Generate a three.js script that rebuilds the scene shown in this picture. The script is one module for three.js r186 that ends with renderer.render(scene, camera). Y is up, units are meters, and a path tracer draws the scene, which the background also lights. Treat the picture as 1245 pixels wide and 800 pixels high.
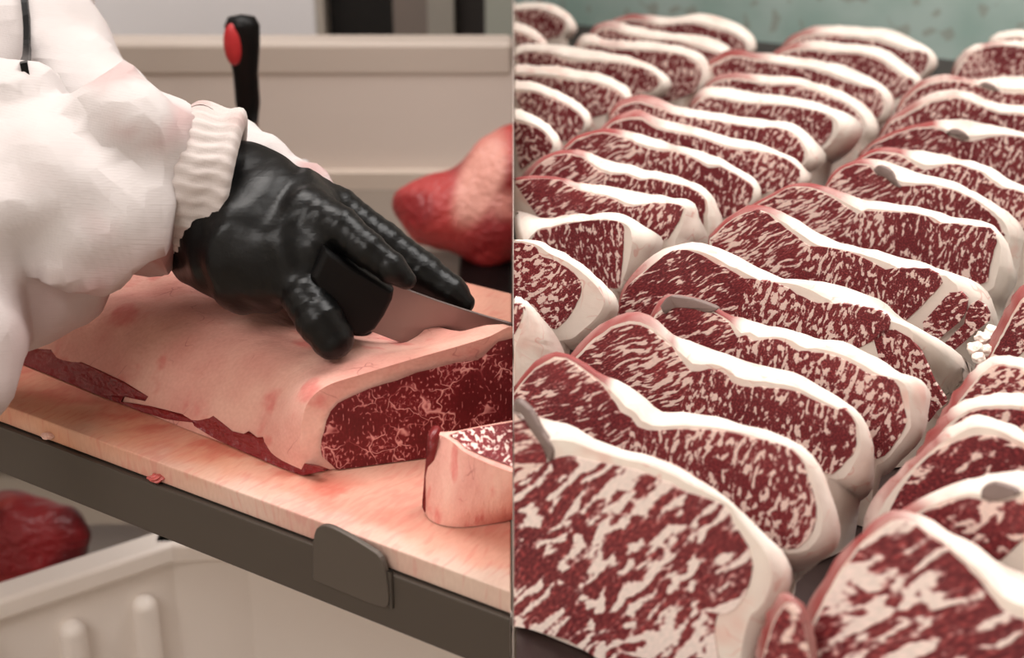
import * as THREE from 'three';
import { mergeGeometries, mergeVertices } from 'three/addons/utils/BufferGeometryUtils.js';
import { RoundedBoxGeometry } from 'three/addons/geometries/RoundedBoxGeometry.js';
import { MarchingCubes } from 'three/addons/objects/MarchingCubes.js';
import { ImprovedNoise } from 'three/addons/math/ImprovedNoise.js';
import { RectAreaLightUniformsLib } from 'three/addons/lights/RectAreaLightUniformsLib.js';

// ---------- camera, lamps, exposure ----------
const FOCAL = 1800, PITCH = 24 * Math.PI / 180, EYE = new THREE.Vector3(0, 1.38, 0);
const scene = new THREE.Scene();
scene.background = new THREE.Color(0x000000);
const camera = new THREE.PerspectiveCamera(2 * Math.atan(400 / FOCAL) * 180 / Math.PI, 1245 / 800, 0.05, 30);
camera.position.copy(EYE);
camera.rotation.x = -PITCH;
camera.setViewOffset(1245, 800, -1.5, 0, 1245, 800);
camera.focus = 0.97;
camera.userData.fStop = 6.2;
const renderer = new THREE.WebGLRenderer({ antialias: true });
renderer.toneMapping = THREE.LinearToneMapping;
renderer.toneMappingExposure = 0.93;
renderer.shadowMap.enabled = true;
RectAreaLightUniformsLib.init();
const LAMPS = [   // ceiling panels: x, z, width, depth, intensity, colour, label
  { x: -0.45, z: -1.35, w: 0.7, d: 0.9, power: 12, color: [1, 0.955, 0.92], label: 'warm ceiling light panel above the cutting table' },
  { x: -0.95, z: 0.75, w: 1.3, d: 0.9, power: 9.5, color: [1, 0.955, 0.92], label: 'warm ceiling light panel over the aisle in front of the cutting table' },
  { x: 0.85, z: -1.15, w: 1.2, d: 1.1, power: 10.3, color: [1, 0.975, 0.95], label: 'neutral white ceiling light panel above the steak tray' },
];

// ---------- small tools ----------
const V = (x, y, z) => new THREE.Vector3(x, y, z);
let seed = 7;
const rnd = () => { seed = (seed * 1664525 + 1013904223) >>> 0; return seed / 4294967296; };
const lerp = (a, b, t) => a + (b - a) * t;
const clamp = (x, a, b) => Math.min(b, Math.max(a, x));
const sstep = (a, b, x) => { const t = clamp((x - a) / (b - a), 0, 1); return t * t * (3 - 2 * t); };
// the direction in which a point of the photograph lies, and the places where it meets a level, a plane or a distance
const ray = (px, py) => {
  const u = (px - 624) / FOCAL, v = (py - 400) / FOCAL, c = Math.cos(PITCH), s = Math.sin(PITCH);
  return V(u, -s - v * c, -c + v * s);
};
const dep = (px, py, d) => ray(px, py).multiplyScalar(d).add(EYE);
const onY = (px, py, h) => { const r = ray(px, py); return r.multiplyScalar(-h / r.y).add(EYE); };
const onPlane = (px, py, o, n) => { const r = ray(px, py); return r.multiplyScalar(o.clone().sub(EYE).dot(n) / r.dot(n)).add(EYE); };
const TABLE = 0.455, TRAY = 0.47;            // how far the board's top and the tray's floor lie below the lens
const TRAY_Y = EYE.y - TRAY, BOARD_Y = EYE.y - TABLE;

const used = new Map();
const numbered = (name) => { const n = used.get(name) ?? 0; used.set(name, n + 1); return n ? `${name}_${String(n).padStart(3, '0')}` : name; };
const tag = (o, label, category, group) => { o.userData.label = label; o.userData.category = category; if (group) o.userData.group = group; return o; };
const thing = (name, label, category, at, group) => {
  const g = new THREE.Group();
  g.name = numbered(name); g.position.copy(at); scene.add(g);
  return tag(g, label, category, group);
};
const shadows = (m) => { m.castShadow = m.receiveShadow = true; return m; };
// a mesh whose geometry is given in world coordinates, put under parent
const part = (name, geo, mat, parent, label) => {
  if (parent && parent.isObject3D) { parent.updateMatrixWorld(true); geo = geo.clone().applyMatrix4(parent.matrixWorld.clone().invert()); }
  const m = shadows(new THREE.Mesh(geo, mat));
  m.name = name; if (label) m.userData.label = label;
  (parent ?? scene).add(m);
  return m;
};
const single = (name, geo, mat, label, category, group) => {
  geo.computeBoundingBox();
  const b = geo.boundingBox, at = V((b.min.x + b.max.x) / 2, b.min.y, (b.min.z + b.max.z) / 2);
  const m = shadows(new THREE.Mesh(geo.clone().translate(-at.x, -at.y, -at.z), mat));
  m.name = numbered(name); m.position.copy(at); scene.add(m);
  return tag(m, label, category, group);
};
const struct = (name, geo, mat) => { const m = part(name, geo, mat); m.userData.kind = 'structure'; return m; };
const box = (x0, x1, y0, y1, z0, z1) => new THREE.BoxGeometry(x1 - x0, y1 - y0, z1 - z0).translate((x0 + x1) / 2, (y0 + y1) / 2, (z0 + z1) / 2);
const std = (o) => new THREE.MeshStandardMaterial(o);
const phys = (o) => new THREE.MeshPhysicalMaterial(o);
// geometry from plain arrays, faces turned to their normals
function geom(pos, idx, uv, nor, col) {
  const g = new THREE.BufferGeometry();
  g.setAttribute('position', new THREE.Float32BufferAttribute(pos, 3));
  g.setAttribute('uv', new THREE.Float32BufferAttribute(uv ?? new Array(pos.length / 3 * 2).fill(0), 2));
  if (col) g.setAttribute('color', new THREE.Float32BufferAttribute(col, 3));
  if (nor) {
    const p = (i) => V(pos[i * 3], pos[i * 3 + 1], pos[i * 3 + 2]), n = (i) => V(nor[i * 3], nor[i * 3 + 1], nor[i * 3 + 2]);
    for (let i = 0; i < idx.length; i += 3) {
      const [a, b, c] = [idx[i], idx[i + 1], idx[i + 2]], f = p(b).sub(p(a)).cross(p(c).sub(p(a)));
      if (f.dot(n(a).add(n(b)).add(n(c))) < 0) { idx[i + 1] = c; idx[i + 2] = b; }
    }
    g.setAttribute('normal', new THREE.Float32BufferAttribute(nor, 3));
  }
  g.setIndex(idx);
  if (!nor) g.computeVertexNormals();
  return g;
}
// a plan polygon (x, z) made solid between two heights, cut off at the partition when asked
const cutX = (poly, limit) => {          // keep x <= limit
  const out = [];
  poly.forEach((a, i) => {
    const b = poly[(i + 1) % poly.length], ina = a[0] <= limit, inb = b[0] <= limit;
    if (ina) out.push(a);
    if (ina !== inb) { const t = (limit - a[0]) / (b[0] - a[0]); out.push([limit, lerp(a[1], b[1], t)]); }
  });
  return out;
};
const slab = (poly, y0, y1, bevel = 0) => {
  const s = new THREE.Shape(poly.map(([x, z]) => new THREE.Vector2(x, -z)));
  const g = new THREE.ExtrudeGeometry(s, { depth: y1 - y0 - 2 * bevel, bevelEnabled: bevel > 0, bevelSize: bevel, bevelThickness: bevel, bevelOffset: -bevel, bevelSegments: 2 });
  return g.rotateX(-Math.PI / 2).translate(0, y0 + bevel, 0);
};
const planar = (g, e1, e2, size) => {     // uv in metres along two directions
  const p = g.attributes.position, uv = new Float32Array(p.count * 2), v = V();
  for (let i = 0; i < p.count; i++) { v.fromBufferAttribute(p, i); uv[i * 2] = v.dot(e1) / size; uv[i * 2 + 1] = v.dot(e2) / size; }
  g.setAttribute('uv', new THREE.BufferAttribute(uv, 2));
  return g;
};
const clampX = (g, limit, side) => {      // push what would pass the partition back against it
  const p = g.attributes.position;
  for (let i = 0; i < p.count; i++) p.setX(i, side < 0 ? Math.min(p.getX(i), limit) : Math.max(p.getX(i), limit));
  return g;
};

function smooth(points, n) {
  const c = new THREE.CatmullRomCurve3(points.map(([x, y]) => V(x, y, 0)), false, 'centripetal');
  return c.getSpacedPoints(n - 1).map((p) => [p.x, p.y]);
}
const half = (poly, [x, y], [dx, dy], sign) => {   // the part of a polygon on one side of a line
  const out = [], f = (p) => sign * ((p[0] - x) * dy - (p[1] - y) * dx);
  poly.forEach((a, i) => {
    const b = poly[(i + 1) % poly.length], fa = f(a), fb = f(b);
    if (fa >= 0) out.push(a);
    if (fa >= 0 !== fb >= 0) { const t = fa / (fa - fb); out.push([lerp(a[0], b[0], t), lerp(a[1], b[1], t)]); }
  });
  return out.filter((a, i) => { const b = out[(i + 1) % out.length]; return Math.hypot(a[0] - b[0], a[1] - b[1]) > 1e-4; });
};

// ---------- noise and textures ----------
const noise3 = new ImprovedNoise();
const hash = (x, y, s) => { let h = Math.imul(x, 374761393) + Math.imul(y, 668265263) + Math.imul(s, 2147483647 ^ 0x5bd1e995); h = Math.imul(h ^ (h >>> 13), 1274126177); return ((h ^ (h >>> 16)) >>> 0) / 4294967296; };
function pn(x, y, px, py, s) {            // gradient noise that repeats after px, py cells; -1..1
  const ix = Math.floor(x), iy = Math.floor(y), fx = x - ix, fy = y - iy, u = fx * fx * fx * (fx * (fx * 6 - 15) + 10), v = fy * fy * fy * (fy * (fy * 6 - 15) + 10);
  const g = (i, j) => { const a = hash((((ix + i) % px) + px) % px, (((iy + j) % py) + py) % py, s) * 6.2831853; return Math.cos(a) * (fx - i) + Math.sin(a) * (fy - j); };
  return lerp(lerp(g(0, 0), g(1, 0), u), lerp(g(0, 1), g(1, 1), u), v) * 1.5;
}
const fbm = (u, v, p, o, s) => { let a = 0, k = 0.5; for (let i = 0; i < o; i++, p *= 2, k *= 0.5) a += k * pn(u * p, v * p, p, p, s + i); return a; };
function cells(u, v, p, s) {              // distance to the edge between random cells, repeating
  const x = u * p, y = v * p, ix = Math.floor(x), iy = Math.floor(y);
  let a = 9, b = 9;
  for (let j = -1; j <= 1; j++) for (let i = -1; i <= 1; i++) {
    const cx = (((ix + i) % p) + p) % p, cy = (((iy + j) % p) + p) % p, dx = ix + i + hash(cx, cy, s) - x, dy = iy + j + hash(cx, cy, s + 9) - y, d = Math.hypot(dx, dy);
    if (d < a) { b = a; a = d; } else if (d < b) b = d;
  }
  return b - a;
}
function texture(size, fn, srgb = true) {
  const data = new Uint8Array(size * size * 4);
  for (let y = 0; y < size; y++) for (let x = 0; x < size; x++) {
    const c = fn((x + 0.5) / size, (y + 0.5) / size), o = (y * size + x) * 4;
    data[o] = clamp(c[0], 0, 255); data[o + 1] = clamp(c[1], 0, 255); data[o + 2] = clamp(c[2], 0, 255); data[o + 3] = 255;
  }
  const t = new THREE.DataTexture(data, size, size, THREE.RGBAFormat);
  t.wrapS = t.wrapT = THREE.RepeatWrapping; t.magFilter = THREE.LinearFilter; t.minFilter = THREE.LinearMipmapLinearFilter; t.generateMipmaps = true;
  if (srgb) t.colorSpace = THREE.SRGBColorSpace;
  t.needsUpdate = true;
  return t;
}
const mix = (a, b, t) => [lerp(a[0], b[0], t), lerp(a[1], b[1], t), lerp(a[2], b[2], t)];
// marbled beef: flecks of fat in dark red, na cells across the grain and nb along it on one tile
function marble(size, na, nb, level, dark, light, s, rim) {
  return texture(size, (u, v) => {
    const wx = fbm(u, v, 4, 3, s) * 0.9, wy = fbm(u, v, 4, 3, s + 20) * 0.9;
    const big = pn(u * na + wx * 2.2, v * nb + wy * 1.2, na, nb, s + 1), mid = pn(u * na * 2 + wx * 3, v * nb * 2 + wy * 2, na * 2, nb * 2, s + 2);
    const low = fbm(u, v, 3, 2, s + 5), fine = pn(u * na * 4, v * nb * 6, na * 4, nb * 6, s + 3);
    const f = big * 0.66 + mid * 0.5 + low * 0.5 + fine * 0.16;
    const m = sstep(level - 0.06, level + 0.24, f);
    const vein = sstep(0.075, 0.0, Math.abs(mid + big * 0.4)) * sstep(-0.35, 0.15, f) * 0.55;
    const lean = mix(dark, rim, clamp(0.4 + fine * 0.45 + low * 0.6, 0, 1));
    const c = mix(lean, light, Math.max(m, vein));
    const spot = sstep(0.25, 0.6, fine + mid * 0.3) * (1 - m) * 20;
    return [c[0] + fine * 12 + spot, c[1] + fine * 8 + spot * 0.25, c[2] + fine * 8 + spot * 0.25];
  });
}
// darker beef with a net of thin white lines
function netted(size, s) {
  return texture(size, (u, v) => {
    const wx = fbm(u, v, 6, 3, s) * 0.08, wy = fbm(u, v, 6, 3, s + 4) * 0.08;
    const e = cells(u + wx * 1.6, v + wy * 1.6, 8, s + 8), e2 = cells(u + wy, v + wx, 20, s + 11), low = fbm(u, v, 4, 3, s + 6), fleck = pn(u * 60, v * 36, 60, 36, s + 2);
    const a = sstep(0.09 + low * 0.16, 0.01, e) * sstep(-0.12, 0.14, low), b = sstep(0.1 + fleck * 0.06, 0.0, e2) * sstep(-0.02, 0.3, low + fleck * 0.3) * 0.7, c = sstep(0.36, 0.6, fleck + low * 0.4) * 0.7;
    return mix(mix([86, 15, 20], [112, 26, 32], clamp(0.5 + fleck * 0.4 + low, 0, 1)), [222, 160, 152], Math.max(a, b, c) * 0.92);
  });
}
const TILE = 0.15;                        // metres covered by one tile of a meat texture
const tex = {
  streak: marble(1024, 44, 9, 0.07, [100, 34, 40], [236, 208, 198], 11, [144, 60, 62]),
  fleck: marble(1024, 38, 18, 0.08, [98, 33, 39], [236, 208, 198], 31, [142, 58, 60]),
  knot: marble(1024, 32, 24, 0.08, [94, 30, 36], [234, 204, 194], 51, [140, 56, 58]),
  bold: marble(1024, 30, 10, 0.03, [98, 34, 40], [238, 220, 212], 61, [146, 66, 66]),
  net: netted(1024, 71),
  fat: texture(512, (u, v) => {
    const low = fbm(u, v, 3, 4, 91), pink = sstep(0.12, 0.5, fbm(u, v, 5, 3, 95)), vein = sstep(0.03, 0, Math.abs(fbm(u, v, 6, 3, 99))) * sstep(0, 0.3, low + 0.1);
    return mix(mix([236, 224, 213], [230, 196, 184], pink * 0.8 + clamp(low, 0, 1) * 0.5), [206, 120, 108], vein * 0.35);
  }),
  pinkFat: texture(1024, (u, v) => {
    const low = fbm(u, v, 3, 4, 121), red = sstep(0.16, 0.5, fbm(u, v * 0.999, 6, 4, 125)), line = sstep(0.022, 0, Math.abs(fbm(u, v, 7, 3, 129))) * sstep(0.02, 0.3, low), fine = pn(u * 90, v * 90, 90, 90, 131);
    const c = mix(mix([222, 178, 164], [206, 146, 136], clamp(0.5 + low * 1.4, 0, 1)), [198, 104, 100], red * 0.6);
    return mix(c, [128, 66, 66], line * 0.5).map((x) => x + fine * 5);
  }),
  board: texture(1024, (u, v) => {
    const low = fbm(u, v, 3, 4, 151), scratch = sstep(0.15, 0.55, pn(u * 90 + fbm(u, v, 4, 2, 155) * 6, v * 22, 90, 22, 157) + low * 0.8), fine = pn(u * 180, v * 60, 180, 60, 159);
    const c = mix([236, 190, 170], [230, 168, 150], clamp(0.4 + low * 1.5, 0, 1));
    return mix(c, [222, 128, 118], scratch * 0.24).map((x) => x + fine * 5);
  }),
  cloth: texture(256, (u, v) => { const a = (pn(u * 64, v * 64, 64, 64, 171) + Math.sin(u * 402) * 0.4 + Math.sin(v * 402) * 0.4) * 30 + 128; return [a, a, a]; }, false),
  rough: texture(512, (u, v) => { const a = 128 + fbm(u, v, 12, 5, 181) * 150; return [a, a, a]; }, false),
  steel: texture(512, (u, v) => { const a = 128 + pn(u * 6, v * 220, 6, 220, 191) * 26 + fbm(u, v, 5, 4, 193) * 60; return [a, a, a]; }),
  teal: texture(512, (u, v) => {
    const low = fbm(u, v, 3, 4, 201), rust = sstep(0.42, 0.66, pn(u * 18, v * 18, 18, 18, 205) + low * 0.5);
    return mix(mix([150, 176, 168], [172, 192, 186], clamp(0.5 + low * 1.5, 0, 1)), [140, 136, 126], rust * 0.5);
  }),
};
const M = {
  lean: {}, 
  fat: phys({ map: tex.fat, vertexColors: true, bumpMap: tex.rough, bumpScale: 0.0006, roughness: 0.5, specularIntensity: 0.6 }),
  crumb: phys({ map: tex.fat, roughness: 0.5 }),
  skin: phys({ color: 0x7d6b66, roughness: 0.4, bumpMap: tex.rough, bumpScale: 0.0008 }),
  loinFat: phys({ map: tex.pinkFat, bumpMap: tex.rough, bumpScale: 0.0012, roughness: 0.5, specularIntensity: 0.6, vertexColors: true }),
  board: std({ map: tex.board, color: 0xe4d6d0, roughness: 0.6, bumpMap: tex.rough, bumpScale: 0.0003, vertexColors: true }),
  darkSteel: std({ color: 0x4a423b, roughness: 0.55, metalness: 0.35, bumpMap: tex.rough, bumpScale: 0.0002 }),
  steel: std({ color: 0xb9b2aa, map: null, roughness: 0.38, metalness: 0.6, bumpMap: tex.steel, bumpScale: 0.0002 }),
  blade: std({ color: 0x857876, roughness: 0.34, metalness: 1 }),
  bare: phys({ color: 0x74181a, roughness: 0.38, bumpMap: tex.rough, bumpScale: 0.003 }),
  coat: std({ color: 0xc6c3c5, roughness: 0.9, bumpMap: tex.cloth, bumpScale: 0.0004, vertexColors: true }),
  glove: phys({ color: 0x080808, roughness: 0.34, specularIntensity: 0.45, bumpMap: tex.rough, bumpScale: 0.0003 }),
  black: phys({ color: 0x090808, specularIntensity: 0.35, roughness: 0.42, bumpMap: tex.rough, bumpScale: 0.0005 }),
  red: std({ color: 0xb3282c, roughness: 0.4 }),
  tub: std({ color: 0xfdf3ea, roughness: 0.42 }),
  teal: std({ map: tex.teal, roughness: 0.6, bumpMap: tex.rough, bumpScale: 0.0004 }),
  beige: std({ color: 0xdccfc6, roughness: 0.6 }),
  white: std({ color: 0xf2f0f2, roughness: 0.6 }),
  wall: std({ color: 0xe6e1da, roughness: 0.8 }),
  floor: std({ color: 0xb0a293, roughness: 0.7, bumpMap: tex.rough, bumpScale: 0.001 }),
  dark: std({ color: 0x14110f, roughness: 0.6 }),
  rawMeat: phys({ color: 0xffffff, roughness: 0.4, vertexColors: true, bumpMap: tex.rough, bumpScale: 0.003 }),
};
for (const k of ['streak', 'fleck', 'knot', 'net', 'bold']) M.lean[k] = phys({ map: tex[k], bumpMap: tex[k], bumpScale: 0.0005, roughness: 0.42, specularIntensity: 0.6 });

// ---------- the room ----------
const X1 = 2.3, Z0 = -3.2, Z1 = 1.7, TOP = 2.75;
struct('floor', box(-X1, X1, -0.1, 0, Z0, Z1), M.floor);
struct('ceiling', box(-X1, X1, TOP, TOP + 0.1, Z0, Z1), M.wall);
struct('wall_left', box(-X1 - 0.1, -X1, 0, TOP, Z0, Z1), M.wall);
struct('wall_right', box(X1, X1 + 0.1, 0, TOP, Z0, Z1), M.wall);
struct('wall_front', box(-X1, X1, 0, TOP, Z1, Z1 + 0.1), M.wall);
struct('wall_back', box(-X1, X1, 0, TOP, Z0 - 0.1, Z0), M.wall);
{ // thin sheet of steel that parts the cutting bench from the steak bench
  const edge = [dep(624, 1000, 0.8), dep(624, 800, 0.8), dep(624, 600, 0.82), dep(624, 400, 0.95), dep(624, 200, 1.15), dep(624, 0, 1.4)].map((p) => [p.z, p.y]);
  const s = new THREE.Shape([[-0.5, 0], ...edge, [-1.3, TOP], [Z0, TOP], [Z0, 0]].map(([z, y]) => new THREE.Vector2(-z, y)));
  struct('wall_middle', new THREE.ExtrudeGeometry(s, { depth: 0.0004, bevelEnabled: false }).rotateY(Math.PI / 2).translate(-0.0002, 0, 0), std({ color: 0xb5a8a0, roughness: 0.5 }));
}
for (const l of LAMPS) {
  const t = thing('ceiling_light', l.label, 'light', V(l.x, TOP - 0.07, l.z));
  part('housing', box(l.x - l.w / 2 - 0.03, l.x + l.w / 2 + 0.03, TOP - 0.06, TOP, l.z - l.d / 2 - 0.03, l.z + l.d / 2 + 0.03), M.white, t);
  part('diffuser', box(l.x - l.w / 2, l.x + l.w / 2, TOP - 0.07, TOP - 0.06, l.z - l.d / 2, l.z + l.d / 2), std({ color: 0xffffff, emissive: new THREE.Color(...l.color), emissiveIntensity: 1 }), t);
  const light = new THREE.RectAreaLight(new THREE.Color(...l.color), l.power, l.w, l.d);
  light.position.set(l.x, TOP - 0.075, l.z); light.rotation.x = -Math.PI / 2; light.name = 'ceiling_light_glow';
  scene.add(light);
}

// ---------- left half: the back of the room ----------
const WEST = -0.0004;                     // nothing on this side passes the partition
const fit = (g) => clampX(g, WEST, -1);
{
  const zb = -1.86, e = 0.03;             // far bench with an upright back sheet
  const bench = thing('far_bench', 'low beige steel bench with an upright back sheet behind the cutting board', 'bench', V(-0.8, 0, -1.6));
  const top = EYE.y - 0.62, lip = onY(624, 85, 0.4).y;
  const yTop = dep(400, 51, 1).sub(EYE), t = (zb - EYE.z) / yTop.z, upper = EYE.y + yTop.y * t;
  part('bench_top', box(-2.0, WEST, top - 0.04, top, zb, -1.5), std({ color: 0x8c8177, roughness: 0.5 }), bench);
  part('back_sheet', box(-2.0, WEST, top, upper - 0.035, zb - 0.02, zb), M.beige, bench);
  part('back_rail', new RoundedBoxGeometry(2.0 + WEST, 0.045, 0.05, 3, 0.008).translate((-2.0 + WEST) / 2, upper - 0.0225, zb - 0.022), std({ color: 0xcabdb2, roughness: 0.5 }), bench);
  part('cove', box(-2.0, WEST, top, top + 0.022, zb, zb + 0.02), std({ color: 0xd8cabd, roughness: 0.4 }), bench);
  for (const x of [-1.95, -0.06]) for (const z of [zb + 0.03, -1.54]) part('leg', box(x - 0.025, x + 0.025, 0, top - 0.04, z - 0.025, z + 0.025), M.beige, bench);

  // behind it: a white board, and a dark doorway with steel posts at its right
  const zw = -2.4, at = (px) => { const r = ray(px, 20); return r.x * (zw / r.z); }, y0 = 0.1, y1 = 1.9;
  single('white_panel', new RoundedBoxGeometry(at(386) + 2.2, y1 - y0, 0.03, 2, 0.006).translate((at(386) - 2.2) / 2, (y0 + y1) / 2, zw), std({ color: 0xf4f3f6, roughness: 0.5 }), 'large bright white panel standing behind the far bench at the upper left', 'panel');
  const d = thing('cold_room_door', 'dark open cold room doorway with steel posts at the top centre of the photo', 'doorway', V(at(500), 0, zw));
  const slabZ = (a, b, m, name, z = zw) => part(name, box(at(a), Math.min(WEST, at(b)), 0, y1, z - 0.03, z), m, d);
  slabZ(386, 396, std({ color: 0xb8b0a6, roughness: 0.5 }), 'door_frame', zw + 0.02);
  slabZ(396, 478, M.dark, 'door_leaf', zw - 0.05);
  slabZ(478, 520, std({ color: 0x7d726b, roughness: 0.6 }), 'side_panel');
  slabZ(520, 552, std({ color: 0x9a958c, roughness: 0.5 }), 'side_panel', zw + 0.01);
  slabZ(552, 590, std({ color: 0x2b2522, roughness: 0.6 }), 'side_panel', zw - 0.04);
  slabZ(590, 640, std({ color: 0xa3a69c, roughness: 0.5 }), 'side_panel', zw + 0.01);
}
// knife stuck upright in a slotted holder on the far bench
{
  const top = dep(298, 40, 1.5), foot = dep(303, 148, 1.5), up = V(0, 1, 0), s = 1.5 / FOCAL, h = 0.108;
  const holderTop = foot.y - 0.05, k = thing('knife', 'black knife handle with a red mark, standing upright behind the white sleeve', 'knife', V(foot.x, holderTop - 0.1, foot.z));
  const prof = [[0.0001, 0], [0.009, 0], [0.0125, 0.02], [0.0125, 0.05], [0.0165, 0.08], [0.0175, 0.098], [0.0135, 0.106], [0.0001, 0.109]].map(([r, y]) => new THREE.Vector2(r, y));
  part('handle', new THREE.LatheGeometry(prof, 24).scale(1, 1, 0.75).translate(foot.x, foot.y, foot.z), M.black, k);
  const mark = new THREE.SphereGeometry(1, 20, 12).scale(0.0095, 0.021, 0.006).translate(foot.x - 0.0085, foot.y + 0.081, foot.z + 0.0095);
  part('red_mark', mark, M.red, k, 'red plastic inlay near the butt of the handle');
  part('blade', box(foot.x - 0.009, foot.x + 0.009, holderTop - 0.1, foot.y + 0.004, foot.z - 0.001, foot.z + 0.001), M.blade, k);
  const hx = thing('knife_holder', 'slotted white plastic knife holder on the far bench, hidden behind the glove', 'knife holder', V(foot.x, EYE.y - 0.62, foot.z));
  for (const x of [-0.03, 0.022]) part('side_block', new RoundedBoxGeometry(0.04, holderTop - EYE.y + 0.62, 0.07, 2, 0.005).translate(foot.x + x + (x < 0 ? -0.002 : 0.012), (holderTop + EYE.y - 0.62) / 2, foot.z), M.white, hx);
}

// ---------- fields: bodies melted together from tapered limbs ----------
const seg = (p, a, b, ra, rb) => {        // distance to a tapered limb
  const bx = b.x - a.x, by = b.y - a.y, bz = b.z - a.z, px = p.x - a.x, py = p.y - a.y, pz = p.z - a.z;
  const t = clamp((px * bx + py * by + pz * bz) / (bx * bx + by * by + bz * bz), 0, 1);
  return Math.hypot(px - bx * t, py - by * t, pz - bz * t) - lerp(ra, rb, t);
};
const smin = (a, b, k) => { const h = clamp(0.5 + 0.5 * (b - a) / k, 0, 1); return lerp(b, a, h) - k * h * (1 - h); };
function field(fn, lo, hi, cell) {
  const c = lo.clone().add(hi).multiplyScalar(0.5), R = Math.max(hi.x - lo.x, hi.y - lo.y, hi.z - lo.z) / 2 + cell * 3, n = Math.min(150, Math.ceil(2 * R / cell));
  const mc = new MarchingCubes(n, new THREE.MeshStandardMaterial(), false, false, 400000);
  mc.isolation = 0;
  const p = V();
  for (let z = 0; z < n; z++) for (let y = 0; y < n; y++) for (let x = 0; x < n; x++) {
    p.set(c.x + R * (x - n / 2) / (n / 2), c.y + R * (y - n / 2) / (n / 2), c.z + R * (z - n / 2) / (n / 2));
    mc.field[x + y * n + z * n * n] = p.x < lo.x - cell || p.x > hi.x + cell || p.y < lo.y - cell || p.y > hi.y + cell || p.z < lo.z - cell || p.z > hi.z + cell ? -1 : -fn(p);
  }
  mc.update();
  const g = new THREE.BufferGeometry(), pos = new Float32Array(mc.count * 3);
  for (let i = 0; i < mc.count * 3; i += 3) { pos[i] = c.x + R * mc.positionArray[i]; pos[i + 1] = c.y + R * mc.positionArray[i + 1]; pos[i + 2] = c.z + R * mc.positionArray[i + 2]; }
  g.setAttribute('position', new THREE.BufferAttribute(pos, 3));
  const m = mergeVertices(g, cell * 0.02);
  m.computeVertexNormals();
  return planar(m, V(0.8, 0, 0.6), V(0.2, 1, -0.2), 0.1);
}
const paint = (g, fn) => { const p = g.attributes.position, c = new Float32Array(p.count * 3), v = V(); for (let i = 0; i < p.count; i++) { v.fromBufferAttribute(p, i); const k = fn(v); c.set(k, i * 3); } g.setAttribute('color', new THREE.BufferAttribute(c, 3)); return g; };
const N3 = (v, f, s = 0) => noise3.noise(v.x * f + s, v.y * f + s * 1.7, v.z * f - s);
const LIN = (hex) => { const c = new THREE.Color(hex); return [c.r, c.g, c.b]; };

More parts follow.
